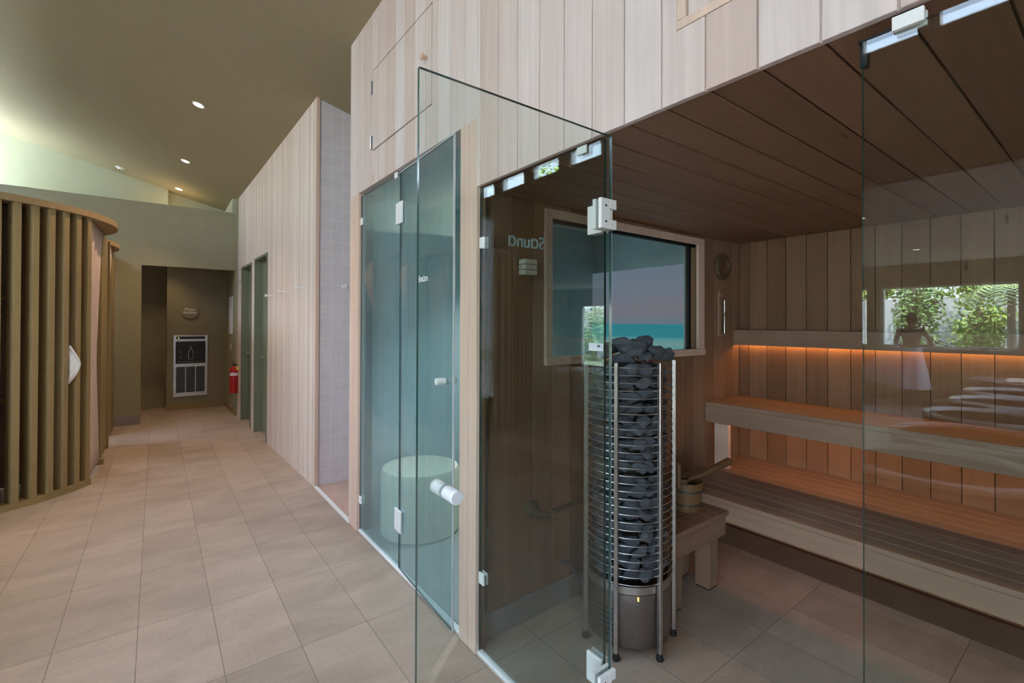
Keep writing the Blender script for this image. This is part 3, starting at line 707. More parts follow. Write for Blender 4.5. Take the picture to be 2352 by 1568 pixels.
LT = 'dark grey jagged stone heaped loose on top of the sauna heater'
for i in range(14):
    a = 2*PI*i/14+rnd.uniform(-.15, .15); r_ = .148+rnd.uniform(-.015, .015)
    tag(stone((HC[0]+r_*math.cos(a), HC[1]+r_*math.sin(a), 1.345+rnd.uniform(-.01, .02)), [rnd.uniform(.085, .115)]*2+[rnd.uniform(.07, .1)], rnd), LT, 'stone', 'stones heaped on the heater')
for i in range(9):
    a = 2*PI*i/9+.3; r_ = .07+rnd.uniform(-.02, .02)
    tag(stone((HC[0]+r_*math.cos(a), HC[1]+r_*math.sin(a), 1.385+rnd.uniform(-.012, .03)), [rnd.uniform(.09, .12)]*2+[rnd.uniform(.075, .1)], rnd), LT, 'stone', 'stones heaped on the heater')
# label on the pane edge above the cage
lb2 = empty('glass_sticker', (GX0-.001, 1.09, 1.42)); tag(lb2, 'small white printed sticker on the sauna glass just above the heater cage', 'sticker')
b = MB(); b.box(-.0006, 0, -.034, .032, -.013, .013); b.build('sticker_paper', M['paper'], lb2)
text('sticker_text', '1M -', .013, (-.0012, -.016, .003), (R(90), 0, R(-90)), M['blacktxt'], lb2, .0002)

# water pipe guard and hose
gp = empty('wall_grab_rail', (1.54, YL, .545)); tag(gp, 'dark bronze rail end bracket and bar on the sauna side wall behind the glass', 'rail')
def gpp(o_): return lbp(o_, (1.54, YL, .545))
b = MB(); b.lathe([(0, -.03), (.02, -.03), (.042, -.012), (.045, 0), (0, 0)], (1.54, YL, .55), 24, axis='Y'); gpp(b.build('rose', M['bronze'], gp, True))
b = MB(); b.tube([(1.545, YL-.01, .545), (1.548, YL-.045, .535), (1.565, YL-.062, .53), (1.60, YL-.066, .534)], .016, 12); gpp(b.build('elbow', M['bronze'], gp, True))
b = MB(); b.cyl((1.598, YL-.066, .534), (1.606, YL-.066, .535), .021, 16); b.cyl((1.609, YL-.066, .535), (1.614, YL-.066, .536), .021, 16); gpp(b.build('collar', M['brass'], gp, True))
b = MB(); b.cyl((1.614, YL-.066, .536), (2.25, YL-.066, .56), .013, 14); b.tube([(2.25, YL-.066, .56), (2.27, YL-.04, .56), (2.27, YL-.001, .56)], .013, 10); gpp(b.build('bar', M['bronze'], gp, True))
b = MB(); b.tube([(1.745, YL, .215), (1.75, YL-.02, .22), (1.77, YL-.045, .212), (1.79, YL-.07, .17), (1.79, YL-.085, .11), (1.79, YL-.1, .07), (1.80, YL-.13, .06), (1.82, 1.69, .1)], .011, 10)
tag(b.build('heater_cable', M['hose'], smooth=True), 'thick dark cable from the side wall to the stone heater', 'cable')
# temperature sensor block
sn = empty('sensor_box', (1.49, YL, 1.78)); tag(sn, 'small pale slatted sensor box on the sauna wall left of the window', 'sensor')
for k in range(3):
    b = MB(); b.box(-.042, .036, -.056, -.004, -.039+k*.0265, -.0155+k*.0265, .0015); b.build('slat', M['pale'], sn)
b = MB(); b.box(-.038, .032, -.050, 0, -.0385, .037); b.build('case', M['blackgl'], sn)
b = MB(); b.cyl((-.0435, -.02, 0), (-.042, -.02, 0), .003, 10); b.build('screw', M['blackgl'], sn)
# clock and sand timer
ck = empty('wall_clock', (3.373, YL-.001, 1.925)); tag(ck, 'round dark wooden dial on the sauna side wall near the corner', 'clock')
b = MB(); b.lathe([(.0, -.02), (.055, -.02), (.06, -.03), (.092, -.03), (.1, -.02), (.1, 0), (0, 0)], n=40, axis='Y'); b.build('case', M['handle'], ck, True)
b = MB(); b.lathe([(0, -.024), (.05, -.024), (.05, -.02), (0, -.02)], n=32, axis='Y'); b.build('dial', M['bucket'], ck)
b = MB(); b.box(-.002, .002, -.027, -.025, 0, .042); b.box(-.03, 0, -.027, -.025, -.002, .002); b.build('hands', M['blackgl'], ck)
st = empty('sand_timer', (3.355, YL-.001, 1.572)); tag(st, 'slim wooden sand timer with glass tube on the sauna wall below the clock', 'timer')
b = MB(); b.box(-.04, -.012, -.016, 0, -.172, .172, .003); b.build('backboard', M['bench'], st)
b = MB(); b.box(-.035, .03, -.034, -.016, .13, .142); b.box(-.035, .03, -.034, -.016, -.165, -.152); b.build('holder', M['bench'], st)
b = MB(); b.lathe([(0, -.15), (.01, -.145), (.011, -.03), (.003, 0), (.011, .03), (.011, .10), (0, .105)], (.014, -.028, 0), 16); b.build('glass_tube', M['steel'], st, True)

# stool with bucket and ladle
sl = empty('low_stool', (2.36, 1.565, 0)); tag(sl, 'low timber stool beside the stone heater with a bucket on top', 'stool')
def slp(o_): return lbp(o_, (2.36, 1.565, 0))
for k in range(6):
    a = 2.10+.088*k; b = MB(); b.box(a, a+.084, 1.40, 1.73, .408, .43, .002); slp(b.build('seat_slat', M['stool'], sl))
for y in (1.415, 1.70):
    b = MB(); b.box(2.115, 2.615, y, y+.02, .29, .4075, .002); slp(b.build('apron', M['stool'], sl))
for x in (2.13, 2.48):
    for y in (1.437, 1.61):
        b = MB(); b.box(x, x+.09, y, y+.09, .008, .4075, .003); l_ = slp(b.build('leg', M['stoolv'], sl))
        f = MB(); f.box(x+.005, x+.085, y+.005, y+.085, 0, .008); f.build('foot_pad', M['black'], l_)
bk = empty('water_bucket', (2.46, 1.57, .43)); bk.scale = (.82, .82, .86); tag(bk, 'round wooden staved bucket standing on the low stool', 'bucket')
b = MB(); b.lathe([(.0, .012), (.082, .012), (.106, .19), (.112, .19), (.115, .185), (.09, 0), (0, 0)], n=32); b.build('staves', M['bucket'], bk, True)
for z, r_ in ((.045, .0975), (.135, .1105)):
    b = MB(); b.lathe([(r_, z-.006), (r_+.003, z-.006), (r_+.003, z+.006), (r_, z+.006)], n=32); b.build('hoop', M['steel_d'], bk, True)
b = MB(); b.lathe([(0, .15), (.1, .15)], n=32); b.build('water', M['blackgl'], bk)
b = MB(); b.box(-.135, -.10, -.035, .035, .16, .33, .012); b.build('ear', M['bucket'], bk)
ld = empty('ladle', (2.49, 1.53, .607)); tag(ld, 'wooden ladle with long round handle resting across the bucket', 'ladle')
b = MB(); b.tube([(-.06, .0, .0), (.06, .0, .012), (.18, -.0, .035), (.30, 0, .055), (.315, 0, .057)], [.011, .015, .02, .024, .015], 14); b.build('handle', M['handle'], ld, True)
b = MB(); b.lathe([(0, -.03), (.03, -.028), (.042, .0), (.040, .012), (.036, .0), (.0, -.022)], (-.09, .02, .0), 20); b.build('bowl', M['handle'], ld, True)
ld.rotation_euler = (0, 0, R(-8))

# ================================================================== CORRIDOR
def hook(p, rz, lab, grp='white wall hooks'):
    h = empty('wall_hook', p, rz); tag(h, lab, 'hook', grp)
    b = MB(); b.lathe([(0, 0), (.010, 0), (.010, .045), (.014, .05), (.018, .056), (.018, .064), (0, .064)], n=18, axis='Y')
    o_ = b.build('peg', M['white'], h, True); o_.scale = (1, -1, 1)
    b = MB(); b.lathe([(0, 0), (.016, 0), (.016, .003), (.01, .004)], n=18, axis='Y'); o_ = b.build('rose', M['white'], h, True); o_.scale = (1, -1, 1)
    return h
ca_, sa_ = math.cos(R(1.52)), math.sin(R(1.52))
def v2(l): return (1.16-l*sa_, 4.51+l*ca_)
for l, z, lab in ((.43, 1.84, 'white peg hook on strip-clad wall, nearest to the tiled corner'), (1.135, 1.832, 'white peg hook on strip-clad wall, middle of the row'), (1.82, 1.822, 'white peg hook on strip-clad wall, beside the olive door')):
    x, y = v2(l); hook((x, y, z), R(-90+1.5), lab)
hook((1.41, 4.51, 1.84), 0, 'white peg hook on the pale pink tiled wall')
# fire blanket style sign near the end of the strip wall
x, y = v2(3.97); sg = empty('safety_sign', (x-.002, y, 2.2), R(1.5)); tag(sg, 'narrow red and white sign on the far end of the strip-clad wall', 'sign')
b = MB(); b.box(-.003, 0, -.06, .06, -.16, .14); b.build('sign_plate', M['paper'], sg)
b = MB(); b.box(-.004, -.003, -.05, .05, -.08, .13); b.build('red_field', M['red'], sg)
b = MB(); b.box(-.005, -.004, -.03, .03, -.05, .11); b.build('white_field', M['whitetxt'], sg)
b = MB(); b.cyl((-.004, 0, -.12), (-.003, 0, -.12), .02, 14); b.build('red_dot', M['red'], sg)
# extinguisher
ex = empty('fire_extinguisher', (1.0, 8.66, .37)); tag(ex, 'red fire extinguisher hung low on the olive wall end beside the doors', 'fire extinguisher')
b = MB(); b.lathe([(0, 0), (.058, 0), (.062, .008), (.062, .36), (.055, .395), (.03, .42), (.018, .43), (0, .43)], n=32); b.build('cylinder', M['red'], ex, True)
b = MB(); b.cyl((0, 0, .425), (0, 0, .46), .016); b.box(-.045, .012, -.01, .01, .46, .468); b.box(-.055, .012, -.01, .01, .478, .486); b.build('valve', M['blackgl'], ex)
b = MB(); b.tube([(.01, 0, .45), (.05, -.01, .44), (.07, -.015, .38), (.068, -.015, .25), (.066, -.015, .15)], .008, 8); b.build('hose', M['black'], ex, True)
b = MB(); b.lathe([(.0625, .28), (.0632, .28), (.0632, .325), (.0625, .325)], n=24, a0=R(200), a1=R(330)); b.build('paper_band', M['paper'], ex)
b = MB(); b.box(.02, .06, -.075, -.073, .37, .43); b.build('test_tag', M['yellow'], ex)
# water bubbler
wb = empty('bottle_filler', (.484, 9.847, .221)); tag(wb, 'stainless wall drinking unit with dark panel and louvred grille in the olive niche', 'water dispenser')
b = MB(); b.box(-.246, .246, -.012, 0, 0, 1.05, .003); b.build('steel_plate', M['steel'], wb)
b = MB(); b.box(-.205, .205, -.02, -.012, .985, 1.03, .003); b.build('control_strip', M['blackgl'], wb)
b = MB(); b.box(-.18, -.165, -.0215, -.02, .998, 1.01); b.build('indicator_lamp', M['green_led'], wb)
b = MB(); b.box(-.212, .212, -.024, -.012, .565, .945, .01); al = b.build('alcove_panel', M['blackgl'], wb)
b = MB(); b.box(-.19, .19, -.05, -.024, .575, .60, .003); b.build('drip_tray', M['steel_d'], wb)
b = MB(); b.tube([(-.035, -.026, .64), (.035, -.026, .64), (.035, -.026, .76), (.012, -.026, .80), (.012, -.026, .85), (-.012, -.026, .85), (-.012, -.026, .80), (-.035, -.026, .76)], .0025, 6, True); b.build('bottle_symbol', M['white'], wb)
b = MB(); b.cyl((-.14, -.026, .77), (-.14, -.024, .77), .018, 10); b.cyl((-.14, -.026, .67), (-.14, -.024, .67), .016, 10); b.box(.08, .15, -.0255, -.024, .75, .756); b.build('printed_symbols', M['steel_d'], wb)
for i in range(3):
    x0 = -.205+i*.141; b = MB()
    b.box(x0, x0+.128, -.0125, -.012, .07, .51)
    for k in range(24): b.box(x0, x0+.128, -.018, -.0125, .075+k*.018, .082+k*.018)
    b.build('louvre_grille', M['steel_d'], wb)
rs = empty('round_sign', (.47, 9.849, 1.69)); tag(rs, 'round olive disc sign with white lettering above the drinking unit', 'sign')
b = MB(); b.lathe([(0, -.016), (.13, -.016), (.134, -.012), (.134, 0), (0, 0)], n=48, axis='Y'); b.build('disc', M['olive'], rs)
text('lettering', 'Water', .062, (0, -.017, .027), (R(90), 0, 0), M['whitetxt'], rs); text('lettering', 'Bubbler', .062, (0, -.017, -.027), (R(90), 0, 0), M['whitetxt'], rs)
b = MB(); b.box(1.012, 1.02, 9.05, 9.5, 1.30, 1.93, .001); tag(b.build('notice_sheet', M['paper']), 'pale blue white notice sheet on the right side of the niche', 'notice')
b = MB(); b.box(1.012, 1.02, 9.2, 9.27, 1.02, 1.14, .002); s0 = b.build('light_switch', M['white']); tag(s0, 'white light switch under the notice sheet', 'switch')
k_ = MB(); k_.box(1.009, 1.012, 9.225, 9.245, 1.06, 1.10); k_.build('rocker', M['white'], s0)

# downlights in the sloping ceiling
def downlight(x, y, lab, power=14, low=False, z=None):
    z = cz(x, y) if z is None else z
    d = empty('downlight', (x, y, z), 0); tag(d, lab, 'ceiling light', 'round recessed downlights')
    if not low: d.rotation_euler = (math.atan(-.0235), math.atan(.2476), 0)
    b = MB(); b.lathe([(.045, -.001), (.045, -.004), (.055, -.004), (.057, 0)], n=32); b.build('trim_ring', M['white'], d, True)
    b = MB(); b.lathe([(0, -.003), (.045, -.003)], n=32); b.build('lens', M['down'], d)
    L = bpy.data.lights.new('downlight_beam', 'SPOT'); L.energy = power; L.spot_size = R(95); L.spot_blend = .8; L.color = (1, .70, .44); L.shadow_soft_size = .04
    lo_ = bpy.data.objects.new('downlight_beam', L); COL.objects.link(lo_); lo_.parent = d; lo_.location = (0, 0, -.02)
    return d
downlight(.335, 5.80, 'lit round downlight in sloping ceiling, nearest of the three', 70)
downlight(.308, 7.80, 'lit round downlight in sloping ceiling, middle of the three', 80)
downlight(.285, 9.37, 'lit round downlight in sloping ceiling, farthest, near the end wall', 30)
downlight(.36, 3.75, 'round ceiling downlight above the corridor beside the shower alcove', 62)
downlight(.38, 1.7, 'round ceiling downlight above the steam room door', 32)
downlight(-3.9, 1.83, 'round downlight in the low ceiling, reflected in the right glass pane', 12, True, 2.68)
downlight(-7.2, 2.06, 'round downlight in the low ceiling near the garden window', 12, True, 2.68)
downlight(-8.2, 10.3, 'round downlight in the low ceiling near the far glazed door', 12, True, 2.68)
downlight(-1.3, 5.4, 'round ceiling downlight above the nearest changing cubicle', 45)
downlight(.08, 9.4, 'round downlight inside the drinking niche ceiling', 16, True, 2.75)
steam_fill = downlight(2.2, 2.75, 'added unseen downlight brightening the steam room', 70, True, 2.45)  # lamp added to lift the steam room interior
for c_ in steam_fill.children:
    if c_.type == 'LIGHT': c_.data.color = (.85, .95, 1)
sx, sy = -.449, 9.309
sd = empty('ceiling_sensor', (sx, sy, cz(sx, sy))); sd.rotation_euler = (0, math.atan(.2476), 0); tag(sd, 'small unlit white round detector left of the ceiling lights', 'detector')
b = MB(); b.lathe([(0, -.03), (.025, -.03), (.035, -.012), (.06, -.006), (.062, 0)], n=28); b.build('cover', M['white'], sd, True)
b = MB(); b.lathe([(0, -.034), (.012, -.034), (.014, -.03)], n=16); b.build('eye', M['blackgl'], sd)

# changing cubicles
def cubicle(c, z1, lab, a_s, a_e, slats, panel, name='changing_cubicle'):
    cu = empty(name, (c[0], c[1], 0)); tag(cu, lab, 'changing cubicle', 'slatted changing cubicles')
    b = MB(); b.lathe([(.93, z1-.055), (1.14, z1-.055), (1.14, z1), (.93, z1), (.93, z1-.055)], n=60, a0=R(a_s), a1=R(a_e), cap=True); b.build('top_ring', M['rim'], cu)
    b = MB(); b.lathe([(1.0, 0), (1.125, 0), (1.125, .05), (1.0, .05), (1.0, 0)], n=48, a0=R(a_s), a1=R(-28), cap=True); b.build('base_ring', M['slat'], cu)
    for a in slats:
        b = MB(); b.box(1.0, 1.118, -.0225, .0225, .05, z1-.055, .002); s_ = b.build('slat', M['slat'], cu); s_.rotation_euler = (0, 0, R(a))
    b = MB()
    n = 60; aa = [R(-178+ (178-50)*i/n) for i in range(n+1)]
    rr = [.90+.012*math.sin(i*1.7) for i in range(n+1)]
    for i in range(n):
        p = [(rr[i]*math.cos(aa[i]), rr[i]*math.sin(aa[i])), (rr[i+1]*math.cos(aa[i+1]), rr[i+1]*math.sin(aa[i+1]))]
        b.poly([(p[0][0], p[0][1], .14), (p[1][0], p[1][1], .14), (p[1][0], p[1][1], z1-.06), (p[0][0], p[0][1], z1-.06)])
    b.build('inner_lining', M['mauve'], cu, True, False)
    for z in (1.69, .855):
        b = MB(); b.lathe([(.915, z-.016), (.94, z-.016), (.94, z+.016), (.915, z+.016), (.915, z-.016)], n=40, a0=R(-178), a1=R(-40), cap=True); b.build('rail', M['slat'], cu)
    b = MB(); b.lathe([(.885, .0), (.90, .0), (.90, .13), (.885, .13), (.885, 0)], n=40, a0=R(-178), a1=R(-40), cap=True); b.build('inner_skirting', M['white'], cu)
    return cu
C1 = (-1.46, 6.35)
sl_ = [-29.6-5.9*k for k in range(0, 26)]
cu = cubicle(C1, 2.51, 'olive slatted drum-shaped changing cubicle nearest the camera with a pale curtain', -176, 34, sl_, None)
b = MB(); b.box(.93, 1.0, .27, 1.04, .05, 2.455, .002); b.box(.93, 1.03, .20, .30, 0, .055, .002); b.box(.93, 1.02, 1.0, 1.04, 0, 2.455, .002); b.build('end_panel', M['slat'], cu)
C2 = (-1.53, 8.05)
cu2 = empty('changing_cubicle', (C2[0], C2[1], 0)); tag(cu2, 'farther olive changing cubicle tucked against the end wall', 'changing cubicle', 'slatted changing cubicles')
b = MB(); b.lathe([(.80, 2.455), (1.14, 2.455), (1.14, 2.51), (.80, 2.51), (.80, 2.455)], n=60, a0=R(-60), a1=R(40), cap=True); b.build('top_ring', M['rim'], cu2)
b = MB(); b.box(1.0, 1.06, .05, .72, 0, 2.455, .002); b.build('end_panel', M['slat'], cu2)
b = MB(); b.box(1.0, 1.06, -.62, -.56, 0, 2.455, .002); b.build('post', M['slat'], cu2)
# curtains
def curtain(name, pts, z0, z1, lab, grp, mat, pinch=None):
    b = MB(); rows = []; nz = 14
    for j in range(nz+1):
        z = z0+(z1-z0)*j/nz; k = pinch(j/nz) if pinch else 1
        rows.append([b.bm.verts.new((pts[0][0]+(p[0]-pts[0][0])*k, pts[0][1]+(p[1]-pts[0][1])*k, z)) for p in pts])
    for a, c in zip(rows, rows[1:]):
        for i in range(len(pts)-1): b.bm.faces.new((a[i], a[i+1], c[i+1], c[i]))
    o_ = b.build(name, mat, None, True, False)
    s_ = o_.modifiers.new('thick', 'SOLIDIFY'); s_.thickness = .006
    return tag(o_, lab, 'curtain', grp)
pts = []
for i in range(49):
    t_ = i/48; x = -.50+.018*math.sin(t_*26)+.03*t_; y = 5.84+.92*t_*.8
    pts.append((x, y))
curtain('cubicle_curtain', pts, .06, 2.45, 'pale pink curtain gathered at the opening of the nearest cubicle', 'cubicle curtains', M['fabric'], lambda v: .62+.38*(abs(v-.45)/.55)**1.2)
pts2 = [(-.47+.015*math.sin(i*.9), 7.50+.018*i) for i in range(30)]
curtain('cubicle_curtain', pts2, 1.75, 2.45, 'pale curtain at the opening of the farther cubicle', 'cubicle curtains', M['fabric'], lambda v: .15+.85*v)
# towel poking through the slats
b = MB()
prof_ = [(.012, .175), (.03, .145), (.055, .10), (.075, .055), (.09, .01), (.086, -.03), (.07, -.075), (.045, -.12), (.02, -.165), (.004, -.185)]
rows = []
for i, (x, z) in enumerate(prof_):
    rows.append([b.bm.verts.new((-.03+(x+.03)*u/7, .016*math.sin(u*1.5+z*9)*(u/7)+.004*math.sin(i*2+u), z-.012*math.sin(u/7*PI))) for u in range(8)])
for a, c in zip(rows, rows[1:]):
    for i in range(7): b.bm.faces.new((a[i], a[i+1], c[i+1], c[i]))
tw = b.build('hanging_towel', M['towel'], None, True, False); s_ = tw.modifiers.new('thick', 'SOLIDIFY'); s_.thickness = .008; s_2 = tw.modifiers.new('sub', 'SUBSURF'); s_2.levels = 2; s_2.render_levels = 2
ang = R(-39.3); tw.location = (C1[0]+1.10*math.cos(ang), C1[1]+1.10*math.sin(ang), 1.13); tw.rotation_euler = (0, 0, ang+R(22)); tw.scale = (1.08, 1.08, .95)
tag(tw, 'white towel poking out between two slats of the nearest cubicle', 'towel')

# ================================================================== WHAT THE GLASS REFLECTS
# row of round tubs
TX = [(-.78, .60), (-1.76, .62), (-2.74, .65), (-3.79, .67), (-4.73, .72), (-5.85, .80)]
tl = ['nearest the glass front', 'second in the row from the glass front', 'third in the row from the glass front', 'fourth in the row from the glass front', 'fifth in the row from the glass front', 'covered with a pale lid, last of the row']
for i, (x, y) in enumerate(TX):
    t_ = empty('round_tub', (x, y, 0)); tag(t_, 'round dark tub, '+tl[i], 'tub', 'round tubs in a row')
    b = MB(); b.lathe([(0, 0), (.36, 0), (.395, .1), (.40, .77), (.375, .77), (.37, .15), (0, .15)], n=64); b.build('body', M['tub'], t_, True)
    b = MB(); b.lathe([(.386+.028*math.cos(R(q)), .775+.03*math.sin(R(q))) for q in range(180, -1, -15)], n=96); b.build('rim', M['tubrim'], t_, True)
    if i < 5: b = MB(); b.lathe([(0, .5), (.365, .5)], n=48); b.build('water', M['water'], t_)
    else: b = MB(); b.lathe([(0, .83), (.46, .825), (.465, .815), (.46, .807), (0, .807)], n=64); b.build('lid', M['lid'], t_, True)
# bather at the garden window
pe = empty('person', (-8.85, 2.50, 0)); tag(pe, 'person with tied up dark hair and white wrap, leaning on the garden window sill', 'person')
def skin(name, J, E_, mat, parent, root=0, lv=2):
    me = bpy.data.meshes.new(name); me.from_pydata([j[0] for j in J], E_, []); ob = bpy.data.objects.new(name, me); COL.objects.link(ob); ob.parent = parent
    ob.modifiers.new('skin', 'SKIN')
    for v, j in zip(me.skin_vertices[0].data, J): v.radius = (j[1], j[2] if len(j) > 2 else j[1]); v.use_root = False
    me.skin_vertices[0].data[root].use_root = True
    s_ = ob.modifiers.new('sub', 'SUBSURF'); s_.levels = lv; s_.render_levels = lv
    me.materials.append(mat); return ob
J = [((0, 0, .92), .13, .10), ((-.01, 0, 1.05), .115, .085), ((-.03, 0, 1.20), .13, .09), ((-.05, 0, 1.34), .145, .09), ((-.05, 0, 1.42), .07, .06), ((-.06, 0, 1.48), .048, .048), ((-.08, 0, 1.56), .072, .078), ((-.085, 0, 1.62), .062, .07)]
E_ = [(i, i+1) for i in range(7)]
for s in (-1, 1):
    k = len(J)
    J += [((-.04, s*.165, 1.375), .052), ((-.10, s*.235, 1.24), .042), ((-.17, s*.27, 1.12), .036), ((-.30, s*.18, 1.10), .03), ((-.40, s*.07, 1.09), .022), ((-.44, s*.03, 1.09), .026, .014)]
    E_ += [(3, k), (k, k+1), (k+1, k+2), (k+2, k+3), (k+3, k+4), (k+4, k+5)]
    for f in range(4):
        q = len(J); J += [((-.48, s*(.01+.016*f), 1.09), .009), ((-.515+abs(f-1.5)*.006, s*(.008+.018*f), 1.08), .008)]; E_ += [(k+5, q), (q, q+1)]
    q = len(J); J += [((-.455, s*.075-.0*s, 1.085), .009), ((-.485, s*.088, 1.075), .008)]; E_ += [(k+5, q), (q, q+1)]
    k = len(J)
    J += [((0, s*.095, .80), .085), ((.0, s*.10, .62), .07), ((-.015, s*.10, .47), .055), ((.0, s*.10, .30), .052), ((.0, s*.10, .10), .034), ((0, s*.10, .045), .036), ((-.10, s*.11, .025), .032, .022), ((-.16, s*.115, .02), .026, .016)]
    E_ += [(0, k)]+[(k+i, k+i+1) for i in range(7)]
body = skin('body', J, E_, M['skin'], pe)
b = MB(); b.lathe([(0, -.09), (.05, -.08), (.08, -.03), (.087, .02), (.075, .07), (.04, .1), (0, .108)], (-.065, 0, 1.60), 24); b.lathe([(0, -.04), (.03, -.03), (.04, 0), (.03, .03), (0, .04)], (.0, 0, 1.69), 16); b.build('hair', M['hair'], pe, True)
b = MB(); rows = []
for j in range(13):
    v = j/12; z = 1.07-.76*v; row = []
    for i in range(48):
        a = 2*PI*i/48; rx = .115+.13*v+.02*v*math.sin(a*7); ry = .15+.12*v+.025*v*math.sin(a*6)
        fl_ = max(0, math.sin(a))**2*(.52*math.sin(PI*min(1, v*1.05)*.62))*(1 if v > .05 else 0)
        dz = max(0, math.sin(a))**2*.12*v
        row.append(b.bm.verts.new((rx*math.cos(a), ry*math.sin(a)+fl_, z+dz)))
    rows.append(row)
for a, c in zip(rows, rows[1:]):
    for i in range(48): b.bm.faces.new((a[i], a[(i+1) % 48], c[(i+1) % 48], c[i]))
wr = b.build('towel_wrap', M['wrap'], pe, True, False); s_ = wr.modifiers.new('thick', 'SOLIDIFY'); s_.thickness = .006

# garden
b = MB(); b.box(-40, -9.72, -20, 45, -.15, -.02); struct(b.build('floor_garden', M['ground']))
b = MB(); b.box(-13.6, -13.35, -6, 30, 0, 2.15); gw = b.build('garden_wall', M['concrete']); tag(gw, 'pale grey concrete garden wall beyond the window', 'wall')
def foliage(b, c, r, n, rnd, size):
    for _ in range(n):
        v = Vector((rnd.gauss(0, 1), rnd.gauss(0, 1), rnd.gauss(0, 1))).normalized()*(rnd.random()**.4)
        p = Vector(c)+Vector((v.x*r[0], v.y*r[1], v.z*r[2]))
        nrm = (v+Vector((rnd.uniform(-.6, .6), rnd.uniform(-.6, .6), rnd.uniform(-.2, .9)))).normalized()
        u = nrm.orthogonal().normalized(); w_ = nrm.cross(u); a = rnd.uniform(0, PI); u, w_ = u*math.cos(a)+w_*math.sin(a), w_*math.cos(a)-u*math.sin(a)
        s = size*rnd.uniform(.6, 1.3)
        b.bm.faces.new([b.bm.verts.new(q) for q in (p-u*s, p-w_*s*.5+nrm*s*.15, p+u*s, p+w_*s*.5+nrm*s*.15)])
def tree(name, x, y, h, r, n, lab, cat, mat, size=.11, seed=0, crown0=.35, grp=None):
    rnd = random.Random(seed); t_ = empty(name, (x, y, -.02)); tag(t_, lab, cat, grp)
    b = MB(); b.tube([(0, 0, 0), (.05, .03, h*.3), (-.03, .05, h*.6), (0, 0, h*.85)], [.05+h*.018, .04+h*.013, .03+h*.008, .02], 10); b.build('trunk', M['bark'], t_, True)
    b = MB(); k = 9
    for i in range(k):
        a = rnd.uniform(0, 2*PI); q = rnd.uniform(.1, .75)*r; zz = rnd.uniform(crown0+.1, .9)*h
        foliage(b, (q*math.cos(a), q*math.sin(a), zz), (r*.5, r*.5, h*(1-crown0)*.24), n//k, rnd, size)
    b.build('foliage', mat, t_, False, False)
trees = [('garden_tree', -15.5, 18, 10.0, 3.0, 3600, 'tall tree seen in the clerestory reflections, farthest left', 'leaf'), ('garden_tree', -16.5, 25.5, 9.3, 3.0, 3200, 'tall leafy tree at the far end behind the garden wall', 'leaf'),
         ('garden_tree', -16.5, 12.5, 9.3, 2.6, 3000, 'tall tree behind the garden wall near the glazed door', 'leaf2')]
for i, (nm, x, y, h, r, n, lab, mt) in enumerate(trees): tree(nm, x, y, h, r, n, lab, 'tree', M[mt], .16, 20+i, grp='tall garden trees')
shr = [(-12.1, 3.15, 3.0, .56, 'rounded light green shrub left of the person'), (-12.1, 1.98, 3.3, .56, 'broad bright shrub behind the person'), (-12.2, .3, 3.2, .8, 'dense shrub in the middle of the garden window'), (-12.2, 6.0, 2.6, .9, 'shrub behind the narrow garden window'),
       (-15.3, 4.6, 5.2, 1.5, 'tall bush rising over the wall on the left'), (-15.3, 1.6, 5.4, 1.5, 'tall bush rising over the wall in the middle'), (-15.3, -1.4, 5.4, 1.5, 'tall bush rising over the wall on the right'), (-15.3, -4.4, 5.2, 1.5, 'tall bush farthest to the right over the wall'), (-15.3, 8, 5.0, 1.5, 'tall bush over the wall farther along'), (-12.2, 13.5, 2.8, .95, 'shrub outside the glazed door')]
for i, (x, y, h, r, lab) in enumerate(shr): tree('garden_shrub', x, y, h, r, 4200 if x < -14 else 3200, lab, 'shrub', M['leaf' if i % 3 else 'leaf2'], .10 if x < -14 else .055, 40+i, .08, 'garden shrubs')
pm = empty('palm_tree', (-11.0, 1.42, -.02)); tag(pm, 'slender palm tree with drooping fronds outside the garden window', 'palm')
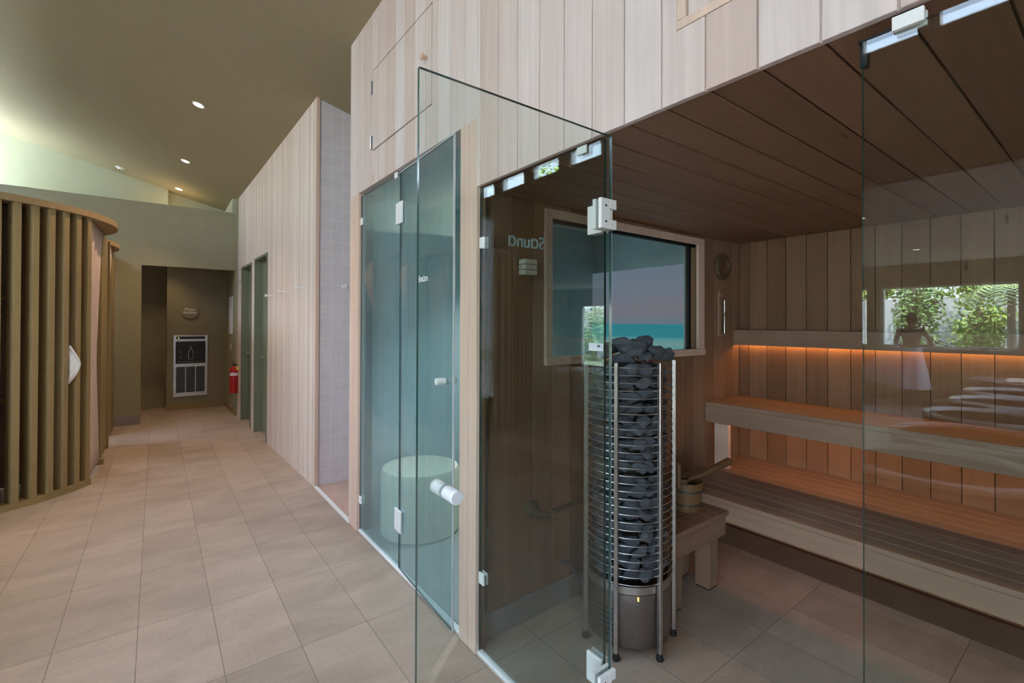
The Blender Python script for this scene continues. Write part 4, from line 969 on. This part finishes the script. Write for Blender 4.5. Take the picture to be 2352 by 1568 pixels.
b = MB(); b.tube([(0, 0, 0), (.03, 0, .8), (0, .02, 1.7), (0, 0, 2.3)], [.09, .07, .06, .05], 12); b.build('trunk', M['bark'], pm, True)
for k in range(9):
    a = 2*PI*k/9+.2; b = MB(); L_ = []
    for i in range(9):
        s = i/8; L_.append(Vector((.75*s*math.cos(a), .75*s*math.sin(a), 2.3+.55*s-.95*s*s)))
    b.tube(L_, .008, 5)
    side = Vector((-math.sin(a), math.cos(a), 0))
    for i in range(1, 9):
        for j in range(2):
            p = L_[i-1].lerp(L_[i], j*.5)
            for sg_ in (-1, 1):
                q = p+side*sg_*.28+Vector((0, 0, -.12)); d = (L_[i]-L_[i-1]).normalized()*.025
                b.bm.faces.new([b.bm.verts.new(v) for v in (p-d, p+d, q)])
    b.build('frond', M['palm'], pm, False, False)

# daylight portals in the window openings, the added skylight and rear glazing too
def portal(y0, y1, z0, z1, x):
    L = bpy.data.lights.new('window_daylight', 'AREA'); L.shape = 'RECTANGLE'; L.size = z1-z0; L.size_y = y1-y0; L.cycles.is_portal = True
    o_ = bpy.data.objects.new('window_daylight', L); COL.objects.link(o_); o_.location = (x, (y0+y1)/2, (z0+z1)/2); o_.rotation_euler = (0, R(-90), 0)
for a, c, z0, z1 in CW: portal(a, c, z0, z1, -2.56)
for a, c, z0, z1 in FW: portal(a, c, z0, z1, -9.71)
for a, c, y0_, y1_ in SKL:
    L = bpy.data.lights.new('added_skylight_portal', 'AREA'); L.shape = 'RECTANGLE'; L.size = c-a; L.size_y = y1_-y0_; L.cycles.is_portal = True
    o_ = bpy.data.objects.new('added_skylight_portal', L); COL.objects.link(o_); o_.location = ((a+c)/2, (y0_+y1_)/2, 2.97)
for a, c, z0, z1 in RW:
    L = bpy.data.lights.new('window_daylight', 'AREA'); L.shape = 'RECTANGLE'; L.size = c-a; L.size_y = z1-z0; L.cycles.is_portal = True
    o_ = bpy.data.objects.new('window_daylight', L); COL.objects.link(o_); o_.location = ((a+c)/2, -4.31, (z0+z1)/2); o_.rotation_euler = (R(90), 0, 0)
